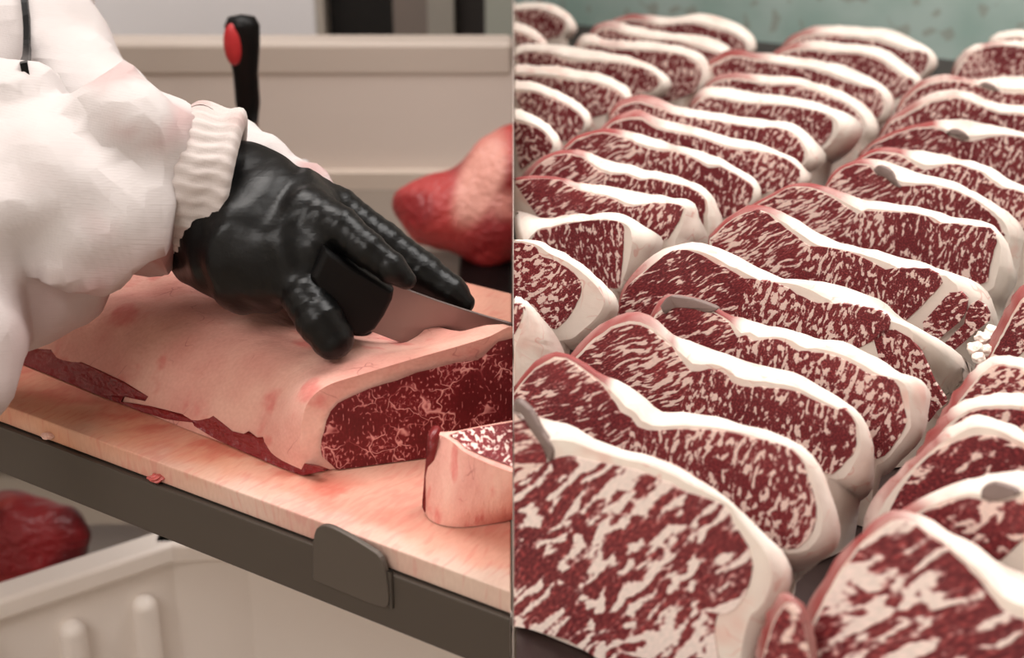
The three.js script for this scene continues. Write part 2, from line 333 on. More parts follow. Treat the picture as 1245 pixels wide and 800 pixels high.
// ---------- cutting table and board ----------
const P0 = onY(10, 495, TABLE), Q0 = onY(622, 720, TABLE), E1 = Q0.clone().sub(P0).setY(0).normalize(), E2 = V(E1.z, 0, -E1.x);   // along the front edge, and away from the lens
const onTable = (a, b) => { const p = Q0.clone().addScaledVector(E1, a).addScaledVector(E2, b); return [p.x, p.z]; };
const TH = 0.0145;
{
  const plan = (f, b, l = -0.82) => cutX([onTable(l, f), onTable(0.3, f), onTable(0.3, b), onTable(l, b)], WEST - 0.001);
  const g = planar(slab(plan(0, 0.352), BOARD_Y - TH, BOARD_Y, 0.0012), E1, E2.clone().multiplyScalar(1).add(V(0, 1, 0)), 0.34);
  const yel = [0.93, 0.8, 0.62], wht = [0.95, 1.34, 1.5];
  // stains: yellowish to the left, cleaner along the front edge and on its side
  const fine = subdivide(g, 0.008);
  paint(fine, (v) => {
    const r = v.clone().sub(Q0), a = r.dot(E1), b = r.dot(E2), front = sstep(0.02, 0.004, b + N3(v, 70) * 0.012 + N3(v, 200) * 0.004), y = sstep(-0.16, -0.34, a + N3(v, 14) * 0.12) * sstep(0.1, 0.02, Math.abs(b - 0.035)) * (0.8 + 0.4 * N3(v, 30, 3));
    const red = sstep(0.012, 0.03, b) * sstep(0.06, 0.035, b) * sstep(-0.06, -0.16, a) * sstep(-0.1, 0.4, N3(V(v.x * 0.5, v.y, v.z), 60, 9) + N3(v, 160, 4) * 0.5 + 0.12) * 0.8;
    let c = [1, 1, 1];
    c = mix(c, wht, front * 0.9); c = mix(c, yel, clamp(y, 0, 1)); c = mix(c, [0.82, 0.42, 0.36], clamp(red, 0, 1) * (1 - front * 0.5));
    return c;
  });
  single('cutting_board', fine, M.board, 'white plastic cutting board stained pink and yellow, under the big piece of beef', 'cutting board');

  const t = thing('cutting_table', 'dark steel cutting table with a folded front rail and a welded tab', 'table', V(Q0.x - 0.4, 0, Q0.z - 0.4));
  const rail = (f0, f1, y0, y1, bev) => slab(plan(f0, f1), y0, y1, bev);
  part('front_rail', rail(-0.004, 0.0, BOARD_Y - TH - 0.0385, BOARD_Y - TH - 0.0005, 0.0012), M.darkSteel, t);
  part('rail_flange', rail(0.0, 0.04, BOARD_Y - TH - 0.005, BOARD_Y - TH - 0.0012, 0), M.darkSteel, t);
  part('back_rail', rail(0.34, 0.344, BOARD_Y - TH - 0.0385, BOARD_Y - TH - 0.0012, 0.001), M.darkSteel, t);
  part('back_flange', rail(0.30, 0.34, BOARD_Y - TH - 0.005, BOARD_Y - TH - 0.0012, 0), M.darkSteel, t);
  for (const a of [-0.8, -0.45]) part('cross_bar', slab(cutX([onTable(a, 0), onTable(a + 0.03, 0), onTable(a + 0.03, 0.34), onTable(a, 0.34)], WEST), BOARD_Y - TH - 0.03, BOARD_Y - TH - 0.0055), M.darkSteel, t);
  for (const [a, b] of [[-0.795, 0.02], [-0.795, 0.16]]) { const [x, z] = onTable(a, b), s = x; part('leg', box(s - 0.016, s + 0.016, 0, BOARD_Y - TH - 0.0055, z - 0.016, z + 0.016), M.darkSteel, t); }
  // the welded tab that holds the board
  const o = Q0.clone().addScaledVector(E2, -0.0045), nf = E2.clone().negate(), px = [[384, 702], [386, 646], [391, 638], [402, 637], [452, 664], [464, 673], [471, 688], [475, 734], [470, 736], [392, 706]];
  const q = px.map(([x, y]) => onPlane(x, y, o, nf)), sh = new THREE.Shape(smooth(q.map((p) => [p.clone().sub(o).dot(E1) * 1000, (p.y - o.y) * 1000]), 60).map(([x, y]) => new THREE.Vector2(x / 1000, y / 1000)));
  const tab = new THREE.ExtrudeGeometry(sh, { depth: 0.0022, bevelEnabled: true, bevelSize: 0.0008, bevelThickness: 0.0008, bevelSegments: 3, bevelOffset: -0.0008 });
  tab.applyMatrix4(new THREE.Matrix4().makeBasis(E1, V(0, 1, 0), nf).setPosition(o));
  part('welded_tab', tab, std({ color: 0x534b44, roughness: 0.5, metalness: 0.35, bumpMap: tex.rough, bumpScale: 0.0003 }), t, 'rounded steel tab welded to the front rail');
  const bead = (a, b) => { const u = onPlane(...a, o, nf), w = onPlane(...b, o, nf); return new THREE.TubeGeometry(new THREE.CatmullRomCurve3([u, u.clone().lerp(w, 0.33).add(V(0, 0.0004, 0)), u.clone().lerp(w, 0.66).add(V(0, -0.0004, 0)), w]), 16, 0.0018, 8); };
  part('weld_bead', mergeGeometries([bead([384, 702], [384, 656]), bead([384, 702], [468, 735]), bead([476, 738], [474, 694])]), std({ color: 0x4a433d, roughness: 0.5, metalness: 0.35 }), t, 'dark weld bead');
}
function subdivide(g, most) {             // split long edges so that colours can vary over a surface
  let n = g.index ? g.toNonIndexed() : g;
  for (let round = 0; round < 22; round++) {
    const P = n.attributes.position.array, U = n.attributes.uv.array, p2 = [], u2 = [];
    let did = false;
    for (let i = 0; i < P.length / 9; i++) {
      const p = [0, 1, 2].map((k) => V(P[i * 9 + k * 3], P[i * 9 + k * 3 + 1], P[i * 9 + k * 3 + 2])), u = [0, 1, 2].map((k) => [U[i * 6 + k * 2], U[i * 6 + k * 2 + 1]]);
      const len = [0, 1, 2].map((k) => p[k].distanceTo(p[(k + 1) % 3])), m = len.indexOf(Math.max(...len)), push = (a, b) => { p2.push(a.x, a.y, a.z); u2.push(...b); };
      if (len[m] < most) { for (let k = 0; k < 3; k++) push(p[k], u[k]); continue; }
      did = true;
      const b = (m + 1) % 3, c = (m + 2) % 3, h = p[m].clone().lerp(p[b], 0.5), hu = [(u[m][0] + u[b][0]) / 2, (u[m][1] + u[b][1]) / 2];
      push(p[m], u[m]); push(h, hu); push(p[c], u[c]); push(h, hu); push(p[b], u[b]); push(p[c], u[c]);
    }
    n = new THREE.BufferGeometry();
    n.setAttribute('position', new THREE.Float32BufferAttribute(p2, 3)); n.setAttribute('uv', new THREE.Float32BufferAttribute(u2, 2));
    if (!did) break;
    if (p2.length > 9 * 160000) break;
  }
  n.computeVertexNormals();
  return n;
}

// ---------- the big piece of beef on the board ----------
const C0 = onY(367, 578, TABLE), FACE = (() => { const b = onY(522, 557, TABLE); return b.sub(C0).setY(0).normalize(); })(), NF = V(-FACE.z, 0, FACE.x), AX = onY(22, 440, TABLE).sub(C0).setY(0).normalize();
{
  const two = (x, y) => { const p = onPlane(x, y, C0, NF); return [p.clone().sub(C0).dot(FACE), p.y - C0.y]; };
  const outline = [[367, 577], [365, 556], [365, 535], [367, 512], [373, 492], [384, 478], [402, 467], [440, 455], [500, 437], [560, 420], [595, 409], [624, 397]].map(([x, y]) => two(x, y));
  outline.push([0.15, 0.071], [0.163, 0.064], [0.173, 0.045], [0.178, 0.02], [0.176, 0.0]);
  const dense = smooth(outline, 72), M1 = dense.length, LEN = 0.5, S = 60, pos = [], uv = [], idx = [];
  let arc = 0;
  const arcs = dense.map((p, i) => (arc += i ? Math.hypot(p[0] - dense[i - 1][0], p[1] - dense[i - 1][1]) : 0));
  for (let j = 0; j <= S; j++) for (let i = 0; i < M1; i++) {
    const t = j / S, d = t * LEN, near = sstep(0, 0.05, d), [a0, b0] = dense[i];
    let a = a0 + near * b0 * 0.42 * (1 - sstep(0.2, 0.62, i / M1)), b = b0 * (1 - 0.1 * sstep(0.05, 0.4, d) - 0.2 * sstep(0.004, 0.05, d) * sstep(0.3, 0.55, i / M1) * sstep(0.2, 0.09, d));
    const p = C0.clone().addScaledVector(FACE, a).addScaledVector(AX, d).add(V(0, b, 0)), top = sstep(0.012, 0.035, b0);
    const lump = (N3(p, 16, 2) * 0.006 + N3(p, 38, 5) * 0.0028) * near * top * (0.35 + 0.65 * sstep(0.05, 0.14, d));
    p.y += lump; p.addScaledVector(FACE, N3(p, 26, 8) * 0.002 * near * (1 - top));
    p.y = Math.max(p.y, BOARD_Y + 0.0006);
    pos.push(Math.min(p.x, WEST), p.y, p.z); uv.push(arcs[i] / 0.2, d / 0.2);
  }
  for (let j = 0; j < S; j++) for (let i = 0; i < M1 - 1; i++) { const q = j * M1 + i; idx.push(q, q + M1, q + 1, q + 1, q + M1, q + M1 + 1); }
  const shell = geom(pos, idx, uv), cap = (j, sgn) => {
    const base = j * M1, ring = Array.from({ length: M1 }, (_, i) => V(pos[(base + i) * 3], pos[(base + i) * 3 + 1], pos[(base + i) * 3 + 2])), flat = ring.map((p) => new THREE.Vector2(p.clone().sub(C0).dot(FACE), p.y));
    const f = THREE.ShapeUtils.triangulateShape(flat, []).flat();
    return geom(ring.flatMap((p) => [p.x, p.y, p.z]), f, flat.flatMap((q) => [q.x / 0.2, q.y / 0.2]), ring.flatMap(() => [NF.x * sgn, 0, NF.z * sgn]));
  };
  const body = mergeGeometries([shell, cap(0, 1), cap(S, -1)]);
  const spot = onY(119, 428, TABLE - 0.04);
  const tint = (v) => {
    const r = v.clone().sub(C0), d = r.dot(AX), y = v.y - BOARD_Y, pale = sstep(0.035, 0.0, Math.abs(d)) , bruise = sstep(0.25, 0.7, N3(v, 22, 4)) * sstep(0.03, 0.09, d) + 1.6 * sstep(0.009, 0.004, v.distanceTo(spot) + N3(v, 120) * 0.002);
    return mix(mix([0.84, 0.75, 0.71], [1.1, 1.08, 1.05], pale), [0.62, 0.4, 0.38], clamp(bruise * 0.45, 0, 1));
  };
  paint(body, tint);
  const g = thing('beef_loin', 'large piece of beef with a thick fat cap and a dark red cut face', 'meat', V(C0.x, BOARD_Y, C0.z));
  part('fat_cap', body, M.loinFat, g);
  // marbled red of the cut face
  const face = [[390, 546], [391, 534], [394, 524], [397, 512], [402, 500], [411, 490], [424, 483], [449, 473], [466, 467], [483, 462], [506, 453], [524, 449], [541, 444], [556, 441], [568, 439], [580, 438], [588, 433], [595, 425], [606, 416], [618, 412], [623.3, 411], [623.3, 546], [520, 558], [475, 563], [436, 569], [409, 571], [400, 562], [392, 555]];
  const o = C0.clone().addScaledVector(NF, 0.0009), q = face.map(([x, y], i) => { const p = onPlane(x + noise3.noise(i * 0.8, 3, 1), y + noise3.noise(i * 0.8, 9, 2) * 1.5, o, NF); p.y = Math.max(p.y, BOARD_Y + 0.001); return p; });
  const flat = q.map((p) => new THREE.Vector2(p.clone().sub(C0).dot(FACE), p.y)), tri = THREE.ShapeUtils.triangulateShape(flat, []).flat();
  part('cut_face', fit(geom(q.flatMap((p) => [p.x, p.y, p.z]), tri, flat.flatMap((p) => [p.x / 0.1, p.y / 0.1]), q.flatMap(() => [NF.x, 0, NF.z]))), M.lean.net, g, 'dark red cut face with a net of thin white fat');
  // red meat bare along the foot of the side
  const NS0 = V(AX.z, 0, -AX.x), NS = (NS0.z < 0 ? NS0.negate() : NS0).clone().add(V(0, 0.42, 0)).normalize(), so = C0.clone().addScaledVector(NS, 0.0015), along = AX.clone().negate(), upS = NS.clone().cross(along).negate();
  const strips = [
    [[14, 427], [40, 424], [65, 425], [90, 436], [120, 450], [150, 464], [180, 482], [176, 488], [150, 482], [146, 492], [120, 484], [90, 470], [60, 457], [36, 446], [14, 440]],
    [[140, 489], [160, 490], [184, 494], [206, 500], [226, 504], [236, 514], [216, 512], [200, 509], [170, 501]],
    [[228, 500], [240, 499], [255, 502], [270, 514], [282, 524], [296, 528], [302, 524], [312, 532], [324, 531], [340, 543], [354, 551], [367, 562], [382, 567], [396, 572], [368, 578], [340, 570], [300, 551], [262, 534], [236, 518]],
  ];
  for (const st of strips) {
    const w = st.map(([x, y], i) => { const p = onPlane(x, y + noise3.noise(i, x * 0.1, 2), so, NS); p.y = Math.max(p.y, BOARD_Y + 0.0008); return p; });
    const lo = w.map((p) => p.clone().addScaledVector(NS, -0.006)), f2 = w.map((p) => new THREE.Vector2(p.clone().sub(so).dot(along), p.clone().sub(so).dot(upS))), t2 = THREE.ShapeUtils.triangulateShape(f2, []).flat(), c = w.length;
    for (let i = 0; i < c; i++) { const j = (i + 1) % c; t2.push(i, j, c + j, i, c + j, c + i); }
    lo.forEach((p) => { p.y = Math.max(p.y, BOARD_Y + 0.0005); });
    const all = [...w, ...lo];
    part('lean_strip', geom(all.flatMap((p) => [p.x, p.y, p.z]), t2, [...f2, ...f2].flatMap((p) => [p.x / 0.16, p.y / 0.1])), M.bare, g, 'strip of bare red meat along the foot of the fat');
  }
}
// ---------- the slice lying in front ----------
{
  const topPx = [[521, 530], [530, 528], [538, 530], [551, 538], [564, 549], [588, 561], [608, 569], [623.3, 574]], botPx = [[515, 620], [521, 630], [530, 636], [545, 640], [565, 641], [590, 638], [608, 635], [623.3, 632]];
  const H = 0.05, top = smooth(topPx, 30).map(([x, y]) => onY(x, y, TABLE - H)), bot = smooth(botPx, 30).map(([x, y]) => onY(x, y, TABLE - 0.0006)), pos = [], uv = [], idx = [], K = 9;
  top.forEach((a, i) => { for (let k = 0; k < K; k++) { const t = k / (K - 1), p = a.clone().lerp(bot[i], t); p.z += Math.sin(Math.PI * t) * 0.004; pos.push(Math.min(p.x, WEST), p.y, p.z); uv.push(i * 0.03, t * 0.25); } });
  for (let i = 0; i < 29; i++) for (let k = 0; k < K - 1; k++) { const q = i * K + k; idx.push(q, q + 1, q + K, q + K, q + 1, q + K + 1); }
  const g = thing('steak_slice', 'thick cut slice lying at the board front, pale fat side outwards', 'steak', V(bot[12].x, BOARD_Y, bot[12].z));
  const backTop = [[623.3, 511], [585, 518], [555, 524], [524, 526]].map(([x, y]) => onY(x, y, TABLE - H)), ring = [...top, ...backTop];
  const capY = (pts, y, s, name, m, label) => { const f = pts.map((p) => new THREE.Vector2(p.x, p.z)), t = THREE.ShapeUtils.triangulateShape(f, []).flat(); return geom(pts.flatMap((p) => [p.x, p.y + y, p.z]), t, f.flatMap((p) => [p.x / s, p.y / s]), pts.flatMap(() => [0, 1, 0])); };
  const backWall = []; const bi = [];
  const bt = [top[29], ...backTop, top[0]]; bt.forEach((p) => backWall.push(p.x, p.y, p.z, p.x, BOARD_Y + 0.0006, p.z));
  for (let i = 0; i < bt.length - 1; i++) bi.push(i * 2, i * 2 + 1, i * 2 + 2, i * 2 + 2, i * 2 + 1, i * 2 + 3);
  const fat = mergeGeometries([geom(pos, idx, uv), capY(ring, 0, 0.2), geom(backWall, bi)]);
  paint(fat, (v) => mix([1.2, 1.18, 1.16], [1.05, 0.8, 0.78], sstep(0.02, 0.0, v.y - BOARD_Y + N3(v, 40) * 0.008) * sstep(-0.06, -0.01, v.x)));
  part('fat_side', fit(fat), M.loinFat, g);
  const inner = [[546, 529], [556, 534], [566, 544], [590, 555], [623.2, 567], [623.2, 513], [585, 519], [560, 524]].map(([x, y]) => onY(x, y, TABLE - H - 0.0008));
  part('lean_meat', fit(capY(inner, 0, 0.12)), M.lean.fleck, g);
  const edge = smooth([[520, 529], [531, 531], [528, 560], [522, 600], [518, 624], [514, 620], [515, 590], [518, 555]], 24).map(([x, y]) => { const t = clamp((y - 530) / 92, 0, 1), o = top[0].clone().lerp(bot[0], t); return onPlane(x, y, o.add(V(0, 0, 0.004)), V(0, 0, 1)); });
  const f3 = edge.map((p) => new THREE.Vector2(p.x, p.y)), t3 = THREE.ShapeUtils.triangulateShape(f3, []).flat(), c3 = edge.length, lo3 = edge.map((p) => p.clone().add(V(0.002, 0, -0.012)));
  for (let i = 0; i < c3; i++) { const j = (i + 1) % c3; t3.push(i, j, c3 + j, i, c3 + j, c3 + i); }
  part('lean_edge', geom([...edge, ...lo3].flatMap((p) => [p.x, Math.max(p.y, BOARD_Y + 0.0008), p.z]), t3, [...f3, ...f3].flatMap((p) => [p.x / 0.1, p.y / 0.1])), M.bare, g, 'dark red upright edge');
}
// ---------- knife in the hand ----------
const KB = onY(490, 408, TABLE - 0.066), KD = onY(600, 395, TABLE - 0.066).sub(KB).setY(0).normalize(), KN = V(-KD.z, 0, KD.x);
{
  const g = thing('knife', 'butcher knife gripped by the gloved hand, its shiny blade pressed into the fat', 'knife', KB.clone());
  const px = [[436, 326], [470, 338], [500, 353], [530, 364], [560, 374], [592, 384], [624, 393], [700, 410], [700, 440], [624, 436], [560, 430], [520, 426], [499, 420], [476, 412], [450, 402], [436, 392]];
  const q = px.map(([x, y]) => onPlane(x, y, KB, KN)), sh = new THREE.Shape(q.map((p) => new THREE.Vector2(p.clone().sub(KB).dot(KD), p.y - KB.y)));
  const b = new THREE.ExtrudeGeometry(sh, { depth: 0.0016, bevelEnabled: true, bevelSize: 0.0007, bevelThickness: 0.0006, bevelSegments: 2, bevelOffset: -0.0007 }).applyMatrix4(new THREE.Matrix4().makeBasis(KD, V(0, 1, 0), KN).setPosition(KB.clone().addScaledVector(KN, -0.0008)));
  part('blade', fit(b), M.blade, g);
  const hp = (x, y, d) => onPlane(x, y, KB.clone().addScaledVector(KN, d), KN);
  const hs = [[392, 296], [425, 316], [462, 338], [476, 346], [474, 358], [464, 378], [453, 394], [440, 402], [420, 400], [402, 384], [384, 366], [376, 330]].map(([x, y]) => { const p = hp(x, y, 0); return new THREE.Vector2(p.clone().sub(KB).dot(KD), p.y - KB.y); });
  const h = new THREE.ExtrudeGeometry(new THREE.Shape(hs), { depth: 0.012, bevelEnabled: true, bevelSize: 0.004, bevelThickness: 0.005, bevelSegments: 5, bevelOffset: -0.004 }).applyMatrix4(new THREE.Matrix4().makeBasis(KD, V(0, 1, 0), KN).setPosition(KB.clone().addScaledVector(KN, -0.006)));
  part('handle', h, M.black, g, 'black plastic handle and finger guard');
}
// ---------- the butcher ----------
const person = thing('person', 'butcher in a white coat and black glove, bending in from the left to cut', 'person', V(-0.62, 0, -0.95));
{
  // right hand in its glove: palm, five fingers
  const J = (x, y, d) => dep(x, y, d), S = 0.94 / FOCAL, limbs = [];
  const chain = (pts, k) => { for (let i = 0; i + 1 < pts.length; i++) limbs.push([J(...pts[i].slice(0, 3)), J(...pts[i + 1].slice(0, 3)), pts[i][3] * S, pts[i + 1][3] * S, k]); };
  const palm = [
    [[246, 212, 0.966, 58], [330, 258, 0.965, 62]], [[262, 266, 0.956, 60], [306, 300, 0.945, 66]], [[300, 235, 0.96, 52], [372, 262, 0.955, 42]],
    [[300, 300, 0.94, 66], [352, 306, 0.935, 58]], [[236, 304, 0.97, 40], [310, 336, 0.945, 42]], [[352, 262, 0.945, 50], [380, 300, 0.93, 42]],
  ].map(([a, b]) => [J(a[0], a[1], a[2]), J(b[0], b[1], b[2]), a[3] * S, b[3] * S]);
  const fingers = [
    [[378, 262, 0.925, 34], [412, 276, 0.915, 25], [446, 303, 0.91, 21], [476, 326, 0.91, 18], [494, 340, 0.912, 12]],                    // thumb
    [[372, 238, 0.968, 30], [410, 256, 0.972, 29], [462, 296, 0.976, 29], [512, 332, 0.978, 27], [548, 356, 0.977, 22], [563, 368, 0.976, 15]],   // forefinger along the spine
    [[350, 330, 0.93, 34], [372, 362, 0.915, 27], [388, 388, 0.91, 28], [404, 411, 0.912, 26]],                                            // middle finger, tip on the fat
    [[372, 330, 0.965, 30], [404, 372, 0.975, 24], [430, 392, 0.972, 20], [438, 398, 0.968, 17]],                                          // ring finger under the handle
    [[340, 330, 0.975, 30], [372, 366, 0.985, 22], [402, 384, 0.985, 19], [416, 390, 0.98, 16]],                                           // little finger
  ].map((f) => f.map(([x, y, d, r]) => ({ p: J(x, y, d), r: r * S })));
  const all = [...palm.flatMap(([a, b]) => [a, b]), ...fingers.flat().map((f) => f.p)], lo = V(9, 9, 9), hi = V(-9, -9, -9);
  for (const p of all) { lo.min(p); hi.max(p); }
  lo.subScalar(0.045); hi.addScalar(0.045);
  const axis = J(300, 260, 0.95).sub(J(240, 230, 0.95)).normalize(), wr = J(225, 225, 0.955);
  const glove = field((p) => {
    let d = 9;
    for (const [a, b, ra, rb] of palm) d = smin(d, seg(p, a, b, ra, rb), 0.016);
    const along = p.clone().sub(wr).dot(axis);
    d += Math.sin(along * 210 + N3(p, 26) * 4 + p.y * 60) * 0.0013 * sstep(0.3, -0.3, Math.abs(along - 0.05) * 8 - 0.5) + N3(p, 45, 3) * 0.0006;
    fingers.forEach((f, k) => {
      let e = 9, run = 0;
      for (let i = 0; i + 1 < f.length; i++) {
        const s = seg(p, f[i].p, f[i + 1].p, f[i].r, f[i + 1].r);
        e = Math.min(e, s) === s ? smin(e, s, 0.003) : smin(e, s, 0.003);
      }
      const dir = f[f.length - 1].p.clone().sub(f[0].p).normalize(), u = p.clone().sub(f[0].p).dot(dir);
      e += Math.sin(u * 760 + N3(p, 60) * 2) * 0.00022 + N3(p, 90, k) * 0.0002;
      d = smin(d, e, k === 0 || k === 1 ? 0.006 : 0.008);
    });
    return d;
  }, lo, hi, 0.0021);
  part('glove', fit(glove), M.glove, person, 'tight black rubber glove with creases across the back of the hand');

  // coat: body, both sleeves and the hanging hem
  const ce = (x, y, d, r) => ({ p: J(x, y, d), r: r * d / FOCAL });
  const near = [ce(-300, 240, 0.94, 160), ce(-110, 248, 0.93, 160), ce(40, 232, 0.935, 138), ce(130, 222, 0.945, 112), ce(188, 218, 0.95, 92), ce(206, 219, 0.953, 82)];
  const nearLow = [ce(-200, 330, 0.9, 100), ce(-40, 326, 0.9, 82), ce(70, 296, 0.92, 70), ce(150, 262, 0.94, 56), ce(178, 260, 0.95, 46)];
  const far = [ce(30, 70, 1.16, 104), ce(100, 130, 1.13, 72), ce(190, 172, 1.09, 50), ce(280, 188, 1.07, 44), ce(310, 194, 1.06, 36), ce(345, 226, 1.05, 28), ce(380, 224, 1.04, 22), ce(392, 236, 1.03, 18)];
  const sp = (x, y, z, r) => ({ p: V(x, y, z), r });
  const body = [sp(-0.6, 1.44, -1.42, 0.1), sp(-0.62, 1.26, -1.4, 0.165), sp(-0.86, 1.06, -1.36, 0.15), sp(-1.05, 0.84, -1.32, 0.15), sp(-1.08, 0.5, -1.32, 0.17)];
  const shoulder = [sp(-0.66, 1.36, -1.24, 0.085), ce(-360, 80, 1.02, 150), ce(-300, 240, 0.94, 150)];
  const shoulder2 = [sp(-0.55, 1.38, -1.46, 0.09), ce(-10, -40, 1.24, 100), ce(30, 66, 1.17, 96)];
  const hem = [ce(-70, 330, 0.87, 70), ce(-34, 410, 0.865, 54), ce(-44, 470, 0.86, 46), ce(-70, 520, 0.86, 40)];
  const row = (p, list, k) => { let d = 9; for (let i = 0; i + 1 < list.length; i++) d = smin(d, seg(p, list[i].p, list[i + 1].p, list[i].r, list[i + 1].r), k); return d; };
  const every = [near, nearLow, far, body, shoulder, shoulder2, hem].flat(), l2 = V(9, 9, 9), h2 = V(-9, -9, -9);
  for (const { p, r } of every) { l2.min(p.clone().subScalar(r)); h2.max(p.clone().addScalar(r)); }
  l2.subScalar(0.01); h2.addScalar(0.01); l2.y = Math.max(l2.y, 0.45);
  const fd = near[5].p.clone().sub(near[1].p).normalize(), fo = near[1].p, end = J(230, 218, 0.955), fe = J(286, 229, 0.955).sub(J(212, 214, 0.95)).normalize();
  const coat = field((p) => {
    const u = p.clone().sub(fo).dot(fd), warp = N3(p, 9, 2) * 2.2 + N3(p, 20, 5) * 0.9;
    let d = smin(row(p, near, 0.02), row(p, nearLow, 0.02), 0.03);
    d += Math.sin(u * 46 + p.y * 40 + warp * 2.2) * 0.009 * sstep(0.36, 0.15, u) + Math.sin(u * 80 - p.y * 30 + warp * 3) * 0.0045 + N3(p, 26, 7) * 0.006;
    d = smin(d, row(p, shoulder, 0.04), 0.04);
    d = Math.max(d, p.clone().sub(end).dot(fe));
    let t = smin(row(p, body, 0.05), row(p, shoulder2, 0.03), 0.03);
    t += Math.sin(p.x * 90 + N3(p, 8, 1) * 3) * 0.006;
    let f = row(p, far, 0.008) + N3(p, 34, 11) * 0.004 + Math.sin(p.x * 110 + p.y * 60 + warp * 2) * 0.002;
    d = Math.min(d, smin(t, f, 0.02));
    return smin(d, row(p, hem, 0.02) + N3(p, 30, 3) * 0.003, 0.02);
  }, l2, h2, 0.0085);
  paint(coat, (v) => {
    const u = v.clone().sub(fo).dot(fd), low = sstep(0.0, -0.06, v.y - lerp(near[2].p.y, near[5].p.y, clamp((u - 0.1) / 0.12, 0, 1)));
    const stain = sstep(0.15, 0.5, N3(v, 26, 6) + 0.1) * sstep(0.06, 0.16, u) * 0.55 + low * sstep(0.0, 0.16, u) * 0.8 * sstep(-0.7, 0.1, N3(v, 18, 12));
    return mix(LIN(0xf1ebe6), LIN(0xd09a94), clamp(stain, 0, 1) * (v.z > -1.02 ? 1 : 0.25));
  });
  part('coat', fit(coat), M.coat, person, 'white cloth coat with faint pink stains near the cuff');
  const legs = [[[-1.0, 0.72, -1.24], [-0.99, 0.08, -1.18]], [[-1.14, 0.72, -1.4], [-1.16, 0.08, -1.4]]].map((l) => l.map((q) => V(...q)));
  part('trousers', field((p) => { let d = 9; for (const [a, b] of legs) d = smin(d, seg(p, a, b, 0.085, 0.06), 0.01); return d + N3(p, 24, 3) * 0.006; }, V(-1.3, 0.05, -1.52), V(-0.88, 0.8, -1.08), 0.012), std({ color: 0x555a60, roughness: 0.9 }), person);
  for (const [, b] of legs) part('boot', field((p) => smin(seg(p, V(b.x, 0.14, b.z), V(b.x, 0.06, b.z), 0.065, 0.055), seg(p, V(b.x, 0.05, b.z), V(b.x + 0.15, 0.045, b.z + 0.03), 0.05, 0.043), 0.03), V(b.x - 0.1, 0.002, b.z - 0.1), V(b.x + 0.24, 0.22, b.z + 0.12), 0.008), M.white, person);
  // ribbed cuff around the wrist
  const c0 = J(212, 214, 0.95), c1 = J(286, 229, 0.955), ax = c1.clone().sub(c0), len = ax.length(); ax.normalize();
  const sx = V(0, 1, 0).addScaledVector(ax, -ax.y).normalize(), sy = ax.clone().cross(sx), pos = [], idx = [], uv = [], R = 120, K = 22, prof = [[0, 0.9], [0.1, 0.99], [0.3, 1.04], [0.5, 1.03], [0.68, 1.02], [0.8, 1.06], [0.9, 1.06], [0.97, 0.99], [1, 0.88], [0.97, 0.78], [0.85, 0.7]];
  const pr = smooth(prof, K);
  for (let k = 0; k < K; k++) for (let i = 0; i <= R; i++) {
    const a = i / R * Math.PI * 2, wob = 1 + 0.05 * noise3.noise(Math.cos(a) * 2, Math.sin(a) * 2, k * 0.16), rib = 1 + 0.022 * Math.sin(a * 34 + 2.2 * noise3.noise(k * 0.22, a, 2)) * sstep(0, 0.2, pr[k][0]);
    const r = 0.0475 * pr[k][1] * wob * rib, p = c0.clone().addScaledVector(ax, pr[k][0] * len).addScaledVector(sx, Math.cos(a) * r).addScaledVector(sy, Math.sin(a) * r * 0.9);
    pos.push(p.x, p.y, p.z); uv.push(a * 0.5, k * 0.05);
    if (k && i) { const q = k * (R + 1) + i; idx.push(q, q - 1, q - R - 1, q - 1, q - R - 2, q - R - 1); }
  }
  const cuff = geom(pos, idx, uv);
  paint(cuff, (v) => mix(LIN(0xeee4dc), LIN(0xcf9c94), sstep(0.2, 0.6, N3(v, 30, 4) + (v.y < c0.y - 0.02 ? 0.35 : 0)) * 0.5));
  part('cuff', cuff, M.coat, person, 'ribbed knitted white cuff');
  // black strap down the chest
  person.updateMatrixWorld(true);
  const coatMesh = person.children.find((m) => m.name === 'coat'), chest = (x, y) => { const r = ray(x, y).normalize(), hit = new THREE.Raycaster(EYE, r).intersectObject(coatMesh)[0]; return (hit ? hit.point : J(x, y, 1.2)).addScaledVector(r, -0.003); };
  const st = [[29, -60], [30, 0], [33, 30], [33, 55], [30, 84]].map(([x, y]) => chest(x, y)), curve = new THREE.CatmullRomCurve3(st), band = new THREE.Shape([[-0.0038, -0.0022], [0.0038, -0.0022], [0.0038, 0.0022], [-0.0038, 0.0022]].map(([x, y]) => new THREE.Vector2(y, x)));
  part('strap', new THREE.ExtrudeGeometry(band, { steps: 30, extrudePath: curve }), M.black, person, 'narrow black strap hanging down the chest');
}
